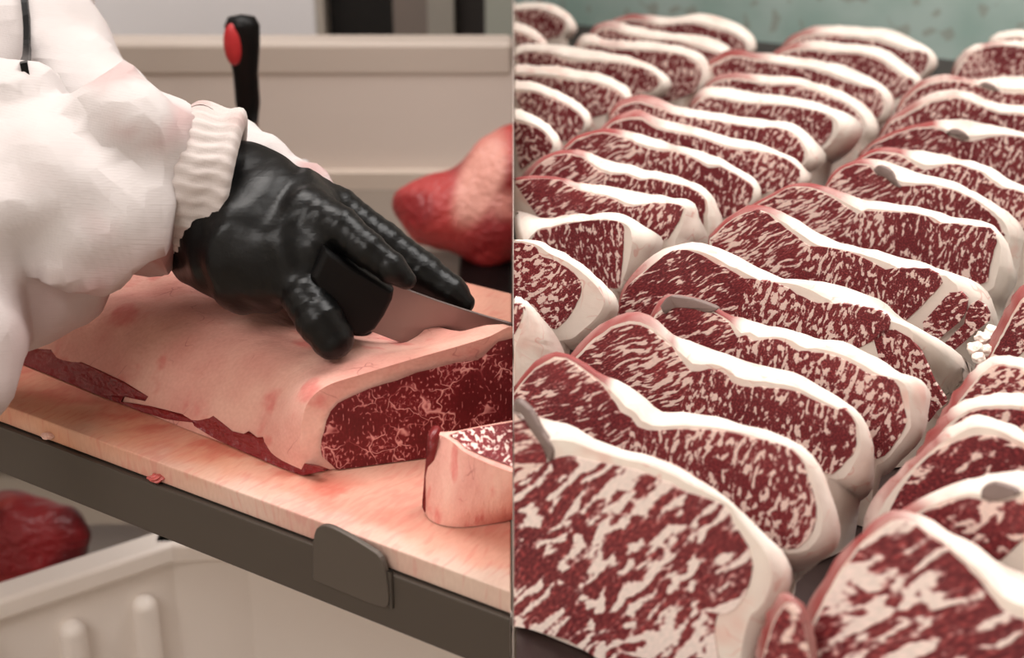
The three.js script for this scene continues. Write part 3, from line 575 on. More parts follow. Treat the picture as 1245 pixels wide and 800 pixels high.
// ---------- the red meat behind, and what lies under the table ----------
const lumpOf = (spec, lo, hi, cell, amp) => field((p) => { let d = 9; for (const [a, b, ra, rb] of spec) d = smin(d, seg(p, a, b, ra, rb), 0.02); return d + N3(p, 22, 3) * amp + N3(p, 60, 7) * amp * 0.25; }, lo, hi, cell);
const bounds = (spec, m) => { const lo = V(9, 9, 9), hi = V(-9, -9, -9); for (const [a, b, ra, rb] of spec) { for (const [p, r] of [[a, ra], [b, rb]]) { lo.min(p.clone().subScalar(r + m)); hi.max(p.clone().addScalar(r + m)); } } return [lo, hi]; };
{
  const d = 1.665, s = d / FOCAL, j = (x, y, z = 0) => dep(x, y, d + z), spec = [[j(512, 254), j(600, 268), 30 * s, 50 * s], [j(540, 250), j(640, 205), 40 * s, 48 * s], [j(560, 272), j(592, 306), 40 * s, 22 * s], [j(620, 210), j(720, 220), 52 * s, 60 * s], [j(494, 250), j(520, 262), 14 * s, 30 * s]];
  const [lo, hi] = bounds(spec, 0.01), floor = EYE.y - 0.62; lo.y = floor + 0.0145;
  const g = lumpOf(spec, lo, hi, 0.006, 0.006), p = g.attributes.position;
  const drop = new THREE.Box3().setFromBufferAttribute(p).min.y - floor;
  paint(g, (v) => { const q = v.clone().sub(j(585, 205)), fat = sstep(0.04, 0.022, Math.hypot(q.x * 1.3 - q.y * 0.5, q.y * 0.7)); return mix(mix(LIN(0xb93a38), LIN(0x8f1f22), sstep(-0.2, 0.4, N3(v, 18, 5))), LIN(0xeaa596), Math.max(fat, sstep(0.35, 0.6, N3(v, 14, 9)) * 0.6)); });
  const t = single('meat_piece', fit(g), M.rawMeat, 'blurred red piece of meat with pale fat on the far bench, right of the glove', 'meat');
  single('meat_tray', new RoundedBoxGeometry(0.06, 0.012, 0.2, 3, 0.004).translate(0, 0, 0).applyMatrix4(new THREE.Matrix4().setPosition(WEST - 0.0305, floor + 0.0066, j(600, 300).z + 0.045)), M.black, 'flat black tray under the blurred red piece of meat on the far bench', 'tray');
}
{ // a low rack with a lump of meat, and the pale tub in front of it
  const h = 0.96, y = EYE.y - h, at = onY(46, 716, h), rack = thing('low_rack', 'low brownish steel rack behind the white tub under the table', 'rack', V(at.x, 0, at.z - 0.05));
  part('shelf', box(-0.86, -0.13, y - 0.03, y, at.z - 0.14, at.z + 0.06), std({ color: 0x9d9086, roughness: 0.5 }), rack);
  for (const x of [-0.83, -0.16]) for (const z of [at.z - 0.11, at.z + 0.03]) part('leg', box(x - 0.02, x + 0.02, 0, y - 0.03, z - 0.02, z + 0.02), M.darkSteel, rack);
  const d = 1.64, s = d / FOCAL, j = (px, py, k = 0) => dep(px, py, d + k), spec = [[j(-30, 670), j(52, 652), 66 * s, 46 * s], [j(20, 640), j(70, 640), 52 * s, 32 * s], [j(0, 690), j(66, 682), 34 * s, 30 * s]];
  const [lo, hi] = bounds(spec, 0.01);
  lo.y = Math.max(lo.y, y + 0.002);
  const g = lumpOf(spec, lo, hi, 0.006, 0.007), p = g.attributes.position, low = new THREE.Box3().setFromBufferAttribute(p).min.y;
  g.translate(0, y + 0.001 - low, 0);
  paint(g, (v) => mix(mix(LIN(0x8a181d), LIN(0x4a0b10), sstep(-0.2, 0.35, N3(v, 16, 5))), LIN(0xb5443c), sstep(0.25, 0.6, N3(v, 22, 9)) * 0.6));
  single('meat_piece', g, M.rawMeat, 'dark red lump of meat on the low rack at the lower left, behind the tub', 'meat');

  const H = 0.8, r = EYE.y - H, pl = (x, py) => { const q = onY(x, py, H); return [Math.min(q.x, WEST - 0.02), q.z]; };
  const corner = [pl(-60, 742), pl(206, 655), pl(300, 652), (() => { const c = onY(300, 652, H), e = onY(900, 850, H), t = (-0.02 - c.x) / (e.x - c.x); return [-0.02, lerp(c.z, e.z, t)]; })()], near = [[corner[3][0], -0.66], [corner[0][0], -0.66]], ring = [...corner, ...near], tub = thing('plastic_tub', 'large off-white plastic tub with ribbed walls, standing under the cutting table', 'tub', V(-0.3, 0, -1));
  const wallPart = (a, b, name, m) => {
    const dx = b[0] - a[0], dz = b[1] - a[1], L = Math.hypot(dx, dz), ang = Math.atan2(-dz, dx), mx = (a[0] + b[0]) / 2, mz = (a[1] + b[1]) / 2;
    part('wall', new RoundedBoxGeometry(L + 0.006, r - 0.004, 0.008, 2, 0.003).rotateY(ang).translate(mx, r / 2, mz), m ?? M.tub, tub);
    part('rim', new RoundedBoxGeometry(L + 0.034, 0.024, 0.034, 3, 0.006).rotateY(ang).translate(mx, r - 0.008, mz), M.tub, tub);
    return [dx / L, dz / L, L, ang];
  };
  ring.forEach((a, i) => wallPart(a, ring[(i + 1) % ring.length]));
  const [a, b] = [corner[0], corner[1]];
  for (const t of [0.5, 0.84]) { const x = lerp(a[0], b[0], t), z = lerp(a[1], b[1], t); part('rib', new THREE.CapsuleGeometry(0.013, r - 0.1, 6, 12).translate(x + 0.004, r / 2 - 0.01, z + 0.012), M.tub, tub); }
  part('bottom', slab(ring.map(([x, z]) => [x, z]), 0.001, 0.012), M.tub, tub);
}
{ // scraps of meat along the rail
  const sc = [[58, 530, 5, 'small pale meat scrap on the rail at the left end of the board'], [190, 581, 6, 'small red meat scrap on the rail below the red stains of the board'], [433, 391, 4, 'tiny pale fat scrap clinging below the black knife guard']];
  sc.forEach(([x, y, r, label], i) => {
    const o = i < 2 ? onPlane(x, y, Q0.clone().addScaledVector(E2, -0.002), E2) : dep(x, y, 0.925), g = new THREE.IcosahedronGeometry(r * 0.0006, 3), p = g.attributes.position;
    for (let k = 0; k < p.count; k++) { const v = V().fromBufferAttribute(p, k), s = 1 + 0.45 * noise3.noise(v.x * 500 + i * 7, v.y * 500, v.z * 500); p.setXYZ(k, v.x * s * 1.4, v.y * s * 0.7, v.z * s); }
    g.computeVertexNormals();
    single('meat_scrap', mergeVertices(g).translate(o.x, o.y, o.z), phys({ color: i === 1 ? 0xb4544e : 0xdcb0a2, roughness: 0.45 }), label, 'meat scrap', 'scraps of meat around the board');
  });
}

// ---------- right half: tray of steaks ----------
{
  const a = onY(700, 30, TRAY), b = onY(1150, 72, TRAY), d = b.clone().sub(a).setY(0).normalize(), n = V(-d.z, 0, d.x);  // n points away from the lens or towards it
  if (n.z > 0) n.negate();
  const p = (k, j) => { const q = a.clone().addScaledVector(d, k).addScaledVector(n, j); return [q.x, q.z]; };
  const t = thing('steak_tray', 'wide teal painted tray with a worn upright back that holds the rows of steaks', 'tray', V(0.6, TRAY_Y - 0.02, -1.2));
  const right = (poly) => cutX(poly.map(([x, z]) => [-x, z]), -0.0015).map(([x, z]) => [-x, z]);
  const floor = right([p(-1.5, 0.03), p(1.5, 0.03), p(1.5, -2.2), p(-1.5, -2.2)]).filter(() => true);
  const e = V(d.x, 0, d.z), up = V(0, 1, 0);
  const clip = floor.map(([x, z]) => [x, Math.min(z, -0.55)]);
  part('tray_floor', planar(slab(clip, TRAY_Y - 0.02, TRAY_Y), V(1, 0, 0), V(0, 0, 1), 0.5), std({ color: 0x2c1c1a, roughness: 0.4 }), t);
  part('tray_back', planar(slab(right([p(-1.5, 0.0), p(1.5, 0.0), p(1.5, 0.03), p(-1.5, 0.03)]), TRAY_Y, TRAY_Y + 0.2), e, up, 0.35), M.teal, t);
  part('tray_rim', planar(slab(right([p(-1.5, -0.006), p(1.5, -0.006), p(1.5, 0.05), p(-1.5, 0.05)]), TRAY_Y + 0.2, TRAY_Y + 0.215, 0.003), e, up, 0.35), M.teal, t);
  const bench = thing('steel_bench', 'plain steel bench that carries the steak tray', 'bench', V(0.7, 0, -1.2));
  part('bench_top', box(0.004, 1.6, TRAY_Y - 0.06, TRAY_Y - 0.02, -2.3, -0.58), M.steel, bench);
  for (const [x, z] of [[0.06, -0.65], [1.5, -0.65], [0.06, -2.2], [1.5, -2.2]]) part('leg', box(x - 0.025, x + 0.025, 0, TRAY_Y - 0.06, z - 0.025, z + 0.025), M.steel, bench);
}

// L: where red meat begins on the cut face, from its left end over the top to its right end, as seen; B: the far edge of the fat rim, the same way.
// The two are set on the front and the back plane of a slice that stands on the tray, T apart, and joined into one body.
const EDGE = 624.6;
function steak(d) {
  const N = 44, T = d.T ?? 0.03, yaw = (d.yaw ?? 33) * Math.PI / 180, tilt = (d.tilt ?? 7) * Math.PI / 180;
  const n = V(-Math.sin(yaw) * Math.cos(tilt), Math.sin(tilt), Math.cos(yaw) * Math.cos(tilt)), e = V(Math.cos(yaw), 0, Math.sin(yaw)), w = V(0, 1, 0).addScaledVector(n, -n.y).normalize();
  const near = (list) => {               // begin a curve at the partition
    const i = list.findIndex((p) => p[0] > EDGE);
    if (i < 1) return list;
    const a = list[i - 1], b = list[i], t = (EDGE - a[0]) / (b[0] - a[0]);
    return [[EDGE, lerp(a[1], b[1], t)], ...list.slice(i)];
  };
  const B = smooth(near(d.B), N), L = smooth(near(d.L), N), mid = d.at ?? B[Math.round(N * 0.45)];
  const back = onY(mid[0], mid[1], TRAY - (d.h ?? 0.095)), front = back.clone().addScaledVector(n, T);
  const k = Math.hypot(B[N - 1][0] - B[0][0], B[N - 1][1] - B[0][1]) / 380;
  L.forEach((p, i) => { p[0] += noise3.noise(i * 0.9, seed % 97, 1.5) * 2 * k; p[1] += noise3.noise(i * 0.9, 4.5, seed % 89) * 2.2 * k; });
  const fr = d.fr ?? 0.3, Fp = L.map((p, i) => [lerp(p[0], B[i][0], fr), lerp(p[1], B[i][1], fr)]);
  const fix = (p) => { p.y = Math.max(p.y, TRAY_Y + 0.001); p.x = Math.max(p.x, 0.0004); return p; };
  const drop = (p) => p.clone().addScaledVector(w, -Math.max(0, (p.y - TRAY_Y - 0.001)) / w.y);
  const lift = (list, o) => { const q = list.map(([x, y]) => onPlane(x, y, o, n)); return [drop(q[0]), ...q, drop(q[q.length - 1])]; };
  const F = lift(Fp, front), R = lift(B, back), K = F.length;
  const two = (p) => new THREE.Vector2(p.clone().sub(back).dot(e), p.clone().sub(back).dot(w));
  const pos = [], nor = [], uv = [], idx = [], col = [];
  let thin = 0;
  const put = (p, m, u, v) => { const ink = clamp(thin + noise3.noise(p.x * 60, p.y * 60, p.z * 60) * 0.25, 0, 1); col.push(...mix([1, 1, 1], [0.34, 0.07, 0.075], ink)); fix(p); pos.push(p.x, p.y, p.z); nor.push(m.x, m.y, m.z); uv.push(u / 0.16, v / 0.16); return pos.length / 3 - 1; };
  let s = rnd();
  const rings = [0, 0.08, 0.25, 0.5, 0.75, 0.93, 1], ids = [];
  for (let i = 0; i < K; i++) {
    const a = F[Math.max(0, i - 1)], b = F[Math.min(K - 1, i + 1)], c = R[Math.max(0, i - 1)], f = R[Math.min(K - 1, i + 1)];
    const t = b.clone().sub(a).normalize().add(f.clone().sub(c).normalize()), out = t.addScaledVector(n, -t.dot(n)).normalize().cross(n).negate();   // outwards, in the plane of the slice
    if (i) s += F[i].distanceTo(F[i - 1]);
    const bulge = (0.0035 + 0.002 * noise3.noise(i * 0.35, seed % 71, 3)) * (i && i < K - 1 ? 1 : 0.3);
    const wide = Math.hypot(Fp[clamp(i - 1, 0, N - 1)][0] - B[clamp(i - 1, 0, N - 1)][0], Fp[clamp(i - 1, 0, N - 1)][1] - B[clamp(i - 1, 0, N - 1)][1]) / k;
    thin = d.rim === 1 ? 0 : d.red && i < K * d.red ? 0.92 * sstep(K * d.red, K * d.red - 6, i) : Math.max(sstep(15, 6, wide) * sstep(K * 0.62, K * 0.4, i), (B[0][0] > 630 ? 0.85 : 0) * sstep(26, 13, wide) * sstep(K * 0.34, K * 0.2, i));
    const swell = bulge * sstep(1, 12, wide);
    ids.push(rings.map((r) => {
      const c2 = Math.cos(Math.PI * r), m = out.clone().multiplyScalar(Math.sqrt(1 - c2 * c2 * 0.6)).addScaledVector(n, c2 * 0.75).normalize();
      return put(F[i].clone().lerp(R[i], r).addScaledVector(out, Math.sin(Math.PI * r) * swell), m, s, r * T + s * 0.13);
    }));
    if (i) for (let r = 1; r < rings.length; r++) idx.push(ids[i - 1][r - 1], ids[i][r - 1], ids[i][r], ids[i - 1][r - 1], ids[i][r], ids[i - 1][r]);
  }
  thin = 0;
  for (const [ring, m] of [[F, n], [R, n.clone().negate()]]) {
    const flat = ring.map(two), start = ring.map((p, i) => put(p.clone(), m, flat[i].x + s, flat[i].y))[0];
    for (const f of THREE.ShapeUtils.triangulateShape(flat, [])) idx.push(...f.map((i) => start + i));
  }
  const body = geom(pos, idx, uv, nor, col);
  body.computeBoundingBox();
  const bb = body.boundingBox, g = thing('beef_steak', d.label, 'steak', V((bb.min.x + bb.max.x) / 2, TRAY_Y, (bb.min.z + bb.max.z) / 2), d.group ?? 'marbled steaks standing in rows on the tray');
  part('fat_rim', body, M.fat, g);
  // red meat, in one lobe or two with a seam of fat between them
  const A = L[0], Z = L[N - 1], hook = d.C ?? [[lerp(Z[0], A[0], 0.3), lerp(Z[1], A[1], 0.3) + 62 * k], [lerp(Z[0], A[0], 0.8), lerp(Z[1], A[1], 0.8) + 62 * k]];
  const whole = half([...L, ...hook], [EDGE, 0], [0, 1], 1), lobes = [];
  if (d.seam) {
    const [x, y, dx, dy] = d.seam, gap = 0;
    lobes.push([half(whole, [x - gap, y], [dx, dy], -1), d.kind ?? 'streak', d.turn ?? -55], [half(whole, [x + gap, y], [dx, dy], 1), d.kind2 ?? 'fleck', d.turn2 ?? -12]);
  } else lobes.push([whole, d.kind ?? 'fleck', d.turn ?? -20]);
  for (const x of d.lobes ?? []) lobes.push([half(x.p, [EDGE, 0], [0, 1], 1), x.kind ?? 'streak', x.turn ?? -50, x.lift]);
  for (const [poly, kind, turn, up] of lobes) {
    if (poly.length < 3) continue;
    const o = front.clone().addScaledVector(n, up ?? 0.0009), q = poly.map(([x, y]) => onPlane(x, y, o, n)), flat = q.map(two), sc = d.scale ?? 1.2;
    const p2 = [], n2 = [], u2 = [], i2 = [], ca = Math.cos(turn * Math.PI / 180), sa = Math.sin(turn * Math.PI / 180), ou = rnd(), ov = rnd();
    const add = (p, m, f) => { fix(p); p2.push(p.x, p.y, p.z); n2.push(m.x, m.y, m.z); u2.push((f.x * ca + f.y * sa) / TILE * sc + ou, (-f.x * sa + f.y * ca) / TILE * sc + ov); };
    q.forEach((p, i) => add(p, n, flat[i]));
    for (const f of THREE.ShapeUtils.triangulateShape(flat, [])) i2.push(...f);
    const base = q.length;                 // a short skirt closes the lobe against the fat behind it
    q.forEach((p, i) => { const a = q[(i + q.length - 1) % q.length], b = q[(i + 1) % q.length], m = b.clone().sub(a).cross(n).normalize(); add(p.clone(), m, flat[i]); add(p.clone().addScaledVector(n, -0.003), m, flat[i]); });
    for (let i = 0; i < base; i++) { const a = base + i * 2, b = base + ((i + 1) % base) * 2; i2.push(a, b, b + 1, a, b + 1, a + 1); }
    part('lean_meat', geom(p2, i2, u2, n2), M.lean[kind], g);
  }
  for (const poly of d.skin ?? []) {       // strips of grey membrane
    const o = front.clone().addScaledVector(n, 0.002), q = smooth(((l) => [...l, l[0]])(half(poly, [EDGE, 0], [0, 1], 1)), 40).slice(0, 39).map(([x, y]) => fix(onPlane(x, y, o, n))), lo = q.map((p) => p.clone().addScaledVector(n, -0.004)), all = [...q, ...lo], c = q.length, i3 = [];
    for (const f of THREE.ShapeUtils.triangulateShape(q.map(two), [])) i3.push(...f);
    for (let i = 0; i < c; i++) { const j = (i + 1) % c; i3.push(i, j, c + j, i, c + j, c + i); }
    part('silver_skin', geom(all.flatMap((p) => [p.x, p.y, p.z]), i3, all.flatMap((p) => { const f = two(p); return [f.x / 0.1, f.y / 0.1]; })), M.skin, g, 'grey silver skin');
  }
  if (d.check) console.log(d.id, back.toArray().map((x) => x.toFixed(3)).join(' '));
  g.userData.depth = back.clone().dot(V(-Math.sin(yaw), 0, Math.cos(yaw)));
  return g;
}

const GA = 'steaks of the middle row', GB = 'steaks of the second row from the left', GD = 'steaks of the far left row', GC = 'steaks along the right edge of the tray';
const STEAKS = [
  // middle row, front to back
  { id: 'A1', rim: 1, group: GA, T: 0.034, scale: 0.72, kind: 'bold', turn: -38, label: 'largest front steak, blurred, with big white patches of fat in its face',
    L: [[590, 640], [630, 590], [655, 568], [677, 556], [700, 556], [734, 564], [774, 573], [822, 592], [848, 604], [882, 618], [892, 639], [905, 659], [914, 680], [913, 703], [903, 729], [888, 745], [870, 750], [869, 775], [874, 805]],
    B: [[600, 478], [624, 488], [645, 505], [660, 508], [696, 520], [722, 534], [753, 547], [786, 555], [815, 565], [841, 579], [871, 597], [890, 611], [908, 630], [930, 652], [948, 668], [962, 690], [960, 715], [945, 752], [920, 805]], fr: 0.55,
    C: [[800, 840], [735, 806], [690, 778], [640, 764], [590, 755]],
    lobes: [{ p: [[590, 512], [624, 502], [646, 524], [662, 546], [664, 562], [645, 585], [620, 612], [590, 630]], turn: -60 }],
    skin: [[[612, 488], [628, 486], [644, 500], [656, 522], [672, 550], [668, 562], [660, 545], [646, 524], [632, 503], [616, 498]]] },
  { id: 'A2', group: GA, seam: [768, 520, -0.45, 1], label: 'second steak of the middle row, with a white wedge of fat between its two lobes',
    L: [[600, 500], [625, 481], [641, 460], [663, 441], [680, 436], [697, 443], [715, 456], [727, 465], [736, 474], [746, 491], [756, 503], [766, 508], [773, 519], [786, 523], [810, 522], [840, 522], [871, 525], [899, 529], [935, 537], [964, 549], [976, 564], [984, 590], [991, 615], [988, 645], [971, 665], [946, 665], [926, 645]],
    B: [[598, 490], [625, 470], [641, 452], [663, 433], [680, 428], [697, 433], [715, 444], [732, 456], [762, 468], [785, 484], [800, 498], [815, 504], [835, 504], [871, 509], [899, 517], [935, 529], [966, 543], [987, 558], [1000, 577], [1008, 600], [1017, 625], [1022, 650], [1016, 668], [994, 685], [968, 708]] , C: [[800, 640], [700, 590], [620, 570]] },
  { id: 'A3', group: GA, seam: [842, 458, -0.4, 1], label: 'third steak of the middle row, a small crack in its broad white fat edge',
    L: [[690, 448], [706, 432], [726, 413], [745, 401], [770, 394], [790, 401], [803, 412], [817, 423], [824, 434], [834, 447], [843, 453], [856, 450], [872, 450], [884, 457], [890, 467], [905, 470], [923, 470], [947, 473], [971, 477], [994, 489], [1011, 496], [1028, 499], [1038, 511], [1041, 529], [1037, 551], [1028, 562], [1006, 577], [990, 568]],
    B: [[688, 440], [708, 415], [726, 399], [742, 389], [760, 382], [780, 382], [796, 389], [808, 400], [822, 411], [842, 416], [862, 423], [883, 431], [910, 440], [935, 446], [955, 451], [975, 458], [994, 470], [1018, 484], [1037, 498], [1051, 515], [1058, 534], [1061, 553], [1063, 578], [1060, 597], [1046, 610]], C: [[900, 570], [760, 510]] },
  { id: 'A4', group: GA, seam: [898, 412, -0.4, 1], label: 'fourth steak of the middle row, with grey skin over its left tip',
    L: [[792, 392], [803, 380], [818, 374], [836, 374], [856, 379], [872, 384], [884, 392], [892, 403], [898, 411], [906, 409], [918, 416], [928, 413], [944, 413], [956, 417], [966, 427], [982, 428], [1000, 430], [1018, 434], [1042, 446], [1058, 456], [1075, 457], [1089, 466], [1096, 480], [1099, 500], [1103, 510], [1098, 523], [1089, 537], [1077, 553], [1066, 558]],
    B: [[790, 386], [800, 370], [812, 360], [832, 361], [856, 367], [876, 377], [890, 385], [905, 389], [920, 394], [935, 397], [950, 400], [965, 404], [980, 408], [1000, 415], [1026, 416], [1042, 423], [1067, 438], [1084, 447], [1098, 456], [1120, 465], [1130, 472], [1132, 483], [1129, 498], [1127, 515], [1120, 534], [1101, 553], [1082, 572], [1066, 584]], C: [[1000, 560], [850, 480]],
    skin: [[[803, 372], [812, 361], [832, 362], [856, 368], [872, 376], [862, 380], [840, 375], [818, 375], [808, 382]]] },
  { id: 'A5', group: GA, seam: [910, 345, -0.45, 1], label: 'sharply focused middle row steak with a round separate lobe at its right end',
    L: [[752, 385], [754, 366], [764, 348], [784, 330], [800, 316], [815, 307], [830, 303], [844, 306], [866, 318], [886, 328], [904, 338], [920, 341], [940, 343], [960, 352], [976, 361], [990, 368], [1004, 369], [1020, 369], [1040, 371], [1056, 376], [1070, 377], [1078, 384], [1082, 396], [1074, 410]],
    B: [[751, 380], [757, 360], [772, 338], [792, 318], [810, 304], [830, 298], [850, 298], [868, 303], [884, 307], [898, 313], [912, 321], [930, 330], [945, 337], [960, 344], [975, 347], [990, 349], [1008, 350], [1026, 351], [1046, 357], [1074, 366], [1086, 378], [1101, 390], [1130, 408], [1158, 427], [1180, 442], [1187, 450], [1185, 458], [1172, 472], [1158, 489]], fr: 0.3,
    C: [[1040, 425], [900, 420], [780, 410]],
    lobes: [{ p: [[1062, 412], [1072, 402], [1088, 401], [1106, 411], [1119, 427], [1127, 444], [1135, 463], [1149, 484], [1151, 490], [1140, 499], [1129, 513], [1112, 500], [1090, 470], [1070, 440]], kind: 'knot', turn: 0 }] },
  { id: 'A6', group: GA, seam: [980, 305, -0.45, 1], label: 'middle row steak with two small round lobes above loose crumbs of fat',
    L: [[864, 292], [880, 275], [900, 263], [920, 256], [932, 260], [944, 268], [958, 280], [970, 290], [982, 299], [1000, 300], [1026, 305], [1050, 314], [1066, 322], [1076, 328], [1088, 326], [1104, 326], [1120, 327], [1136, 331], [1145, 338], [1141, 350], [1130, 362], [1118, 375]],
    B: [[862, 286], [880, 270], [900, 258], [920, 252], [936, 257], [952, 262], [970, 270], [985, 279], [1000, 287], [1026, 298], [1050, 306], [1072, 311], [1096, 317], [1128, 321], [1150, 332], [1172, 340], [1190, 348], [1202, 356], [1209, 374], [1215, 392], [1217, 408], [1200, 430]],
    C: [[1090, 400], [960, 380], [880, 340]],
    lobes: [{ p: [[1122, 392], [1140, 372], [1154, 356], [1168, 355], [1176, 363], [1175, 378], [1166, 392], [1150, 405], [1136, 418], [1124, 410]], kind: 'fleck', turn: -60 }, { p: [[1175, 380], [1180, 370], [1188, 366], [1198, 372], [1203, 382], [1202, 391], [1190, 400], [1172, 416], [1158, 428], [1146, 420], [1160, 405], [1172, 394]], kind: 'knot', turn: -60 }] },
  { id: 'A7', group: GA, seam: [1040, 262, -0.45, 1], label: 'middle row steak with an even straight fat edge and a squared right end',
    L: [[896, 268], [915, 254], [932, 244], [950, 234], [968, 228], [984, 229], [1000, 236], [1020, 246], [1032, 254], [1040, 260], [1050, 257], [1080, 257], [1112, 260], [1128, 264], [1137, 272], [1150, 272], [1174, 274], [1198, 277], [1207, 281], [1212, 294], [1207, 310], [1203, 328], [1200, 344], [1184, 342]],
    B: [[894, 262], [912, 250], [932, 239], [952, 229], [970, 223], [986, 223], [1000, 227], [1014, 231], [1030, 237], [1050, 244], [1080, 248], [1100, 252], [1130, 258], [1150, 265], [1176, 270], [1204, 275], [1213, 280], [1221, 298], [1231, 322], [1238, 340], [1233, 350], [1224, 368], [1218, 384]], C: [[1090, 350], [950, 320]] },
  { id: 'A8', group: GA, seam: [1092, 230, -0.5, 1], label: 'middle row steak with a dark grey patch beside its white fat wedge',
    L: [[1004, 232], [1012, 218], [1024, 207], [1040, 201], [1056, 202], [1064, 212], [1078, 217], [1090, 226], [1104, 226], [1124, 225], [1144, 228], [1166, 234], [1184, 244], [1200, 256], [1212, 268], [1217, 280], [1222, 286]],
    B: [[1002, 228], [1012, 212], [1024, 202], [1042, 196], [1062, 195], [1080, 197], [1100, 204], [1124, 213], [1150, 220], [1172, 228], [1192, 240], [1212, 252], [1230, 264], [1240, 273], [1246, 284], [1244, 296]],
    skin: [[[1062, 206], [1068, 201], [1082, 207], [1090, 220], [1096, 228], [1088, 226], [1076, 216], [1066, 212]]] },
  { id: 'A9', group: GA, seam: [1125, 210, -0.5, 1], label: 'middle row steak just behind the one with the dark grey patch',
    L: [[1032, 206], [1048, 194], [1064, 187], [1082, 187], [1096, 191], [1108, 198], [1120, 206], [1130, 206], [1142, 203], [1154, 200], [1172, 203], [1192, 211], [1204, 220], [1214, 229], [1228, 230], [1246, 236], [1268, 248], [1286, 268]],
    B: [[1030, 202], [1046, 190], [1066, 180], [1084, 180], [1100, 183], [1120, 183], [1144, 188], [1170, 196], [1192, 202], [1212, 210], [1230, 221], [1248, 229], [1272, 242], [1292, 262], [1298, 284]] },
  { id: 'A10', group: GA, seam: [1150, 175, -0.5, 1], label: 'back middle row steak with a dark cleft under its white fat edge',
    L: [[1046, 192], [1060, 178], [1080, 168], [1102, 160], [1124, 156], [1142, 158], [1156, 166], [1174, 172], [1192, 170], [1210, 166], [1228, 166], [1248, 169], [1280, 178], [1304, 196]],
    B: [[1044, 188], [1060, 173], [1080, 162], [1104, 154], [1128, 149], [1150, 146], [1172, 145], [1192, 149], [1210, 154], [1228, 158], [1248, 162], [1284, 171], [1310, 190]],
    skin: [[[1150, 162], [1156, 157], [1168, 159], [1178, 168], [1172, 170], [1160, 165]]] },
  { id: 'A11', group: GA, label: 'back steak near the right border under a long curved white edge',
    L: [[1070, 168], [1084, 150], [1104, 140], [1126, 128], [1146, 122], [1164, 120], [1178, 124], [1194, 131], [1214, 138], [1234, 140], [1258, 144], [1290, 160]],
    B: [[1068, 164], [1082, 144], [1104, 130], [1126, 117], [1146, 111], [1162, 110], [1180, 113], [1200, 123], [1222, 128], [1246, 129], [1270, 134], [1298, 152]] },
  { id: 'A12', group: GA, label: 'back steak with a small dark notch at the left end of its thick white edge',
    L: [[1092, 138], [1104, 120], [1124, 106], [1148, 100], [1168, 100], [1186, 104], [1206, 110], [1224, 114], [1248, 115], [1280, 122]],
    B: [[1090, 132], [1104, 112], [1126, 97], [1150, 92], [1172, 95], [1190, 98], [1208, 95], [1228, 92], [1250, 93], [1288, 104]],
    skin: [[[1190, 103], [1196, 100], [1206, 103], [1214, 110], [1206, 109]]] },
  { id: 'A13', group: GA, label: 'small rounded steak third from the tray back at the right border', kind: 'knot',
    L: [[1160, 100], [1168, 82], [1182, 66], [1200, 58], [1222, 56], [1250, 60], [1276, 74]],
    B: [[1156, 96], [1164, 72], [1180, 58], [1204, 53], [1226, 51], [1254, 53], [1284, 68]] },
  { id: 'A14', group: GA, label: 'farthest steak at the right border, its pale top just below the teal wall',
    L: [[1204, 62], [1210, 52], [1222, 48], [1240, 47], [1262, 54]],
    B: [[1202, 56], [1208, 44], [1222, 39], [1244, 37], [1270, 46]] },
  // second row from the left, front to back
  { id: 'B1', rim: 1, group: GB, T: 0.045, fr: 0.12, label: 'steak at the dividing wall that shows mostly its smooth pale fat side', kind: 'fleck',
    L: [[590, 395], [608, 374], [624, 369], [634, 372], [634, 385], [628, 400], [618, 418]], B: [[590, 372], [610, 362], [624, 363], [644, 373], [672, 402], [686, 428], [690, 446]], C: [[600, 440]] },
  { id: 'B2', rim: 1, group: GB, T: 0.04, fr: 0.62, turn: -50, kind: 'fleck', label: 'oval steak at the dividing wall with wide smooth fat around its right end',
    L: [[586, 320], [606, 300], [624, 295], [640, 297], [652, 302], [656, 311], [672, 316], [686, 324], [698, 334], [706, 345], [706, 356], [700, 370], [694, 381], [686, 391], [674, 400], [662, 394]],
    B: [[584, 312], [604, 296], [624, 291], [648, 294], [664, 301], [686, 312], [706, 324], [724, 339], [740, 354], [751, 366], [752, 378], [742, 392], [724, 406], [706, 420], [692, 426]], C: [[640, 400], [600, 380]] },
  { id: 'B3', rim: 1, group: GB, T: 0.04, fr: 0.22, turn: 8, label: 'steak with a flat top and a broad white corner of fat at its right end',
    L: [[640, 312], [646, 292], [654, 281], [668, 278], [682, 274], [696, 271], [720, 268], [746, 269], [757, 274], [758, 290], [757, 310], [754, 336], [752, 350], [742, 350]],
    B: [[600, 262], [620, 254], [640, 259], [668, 267], [686, 264], [704, 261], [732, 265], [748, 261], [764, 264], [784, 277], [806, 291], [800, 312], [786, 330], [768, 344], [756, 360]], C: [[700, 360], [660, 340]] },
  { id: 'B4', group: GB, T: 0.036, fr: 0.2, seam: [752, 250, -0.4, 1], turn2: -30, label: 'steak of the second row with a pale pointed fat corner hanging at its right end',
    L: [[590, 232], [624, 221], [650, 218], [678, 219], [692, 226], [706, 233], [722, 237], [740, 240], [752, 246], [762, 251], [790, 248], [812, 247], [830, 252], [828, 262], [822, 274], [812, 290]],
    B: [[590, 226], [624, 216], [650, 214], [676, 216], [692, 220], [706, 225], [732, 227], [760, 231], [790, 236], [818, 243], [838, 246], [847, 253], [850, 264], [857, 278], [861, 288], [858, 300]] },
  { id: 'B5', group: GB, T: 0.034, fr: 0.25, seam: [735, 215, -0.4, 1], label: 'steak of the second row with a long smooth fat edge curling down at the right',
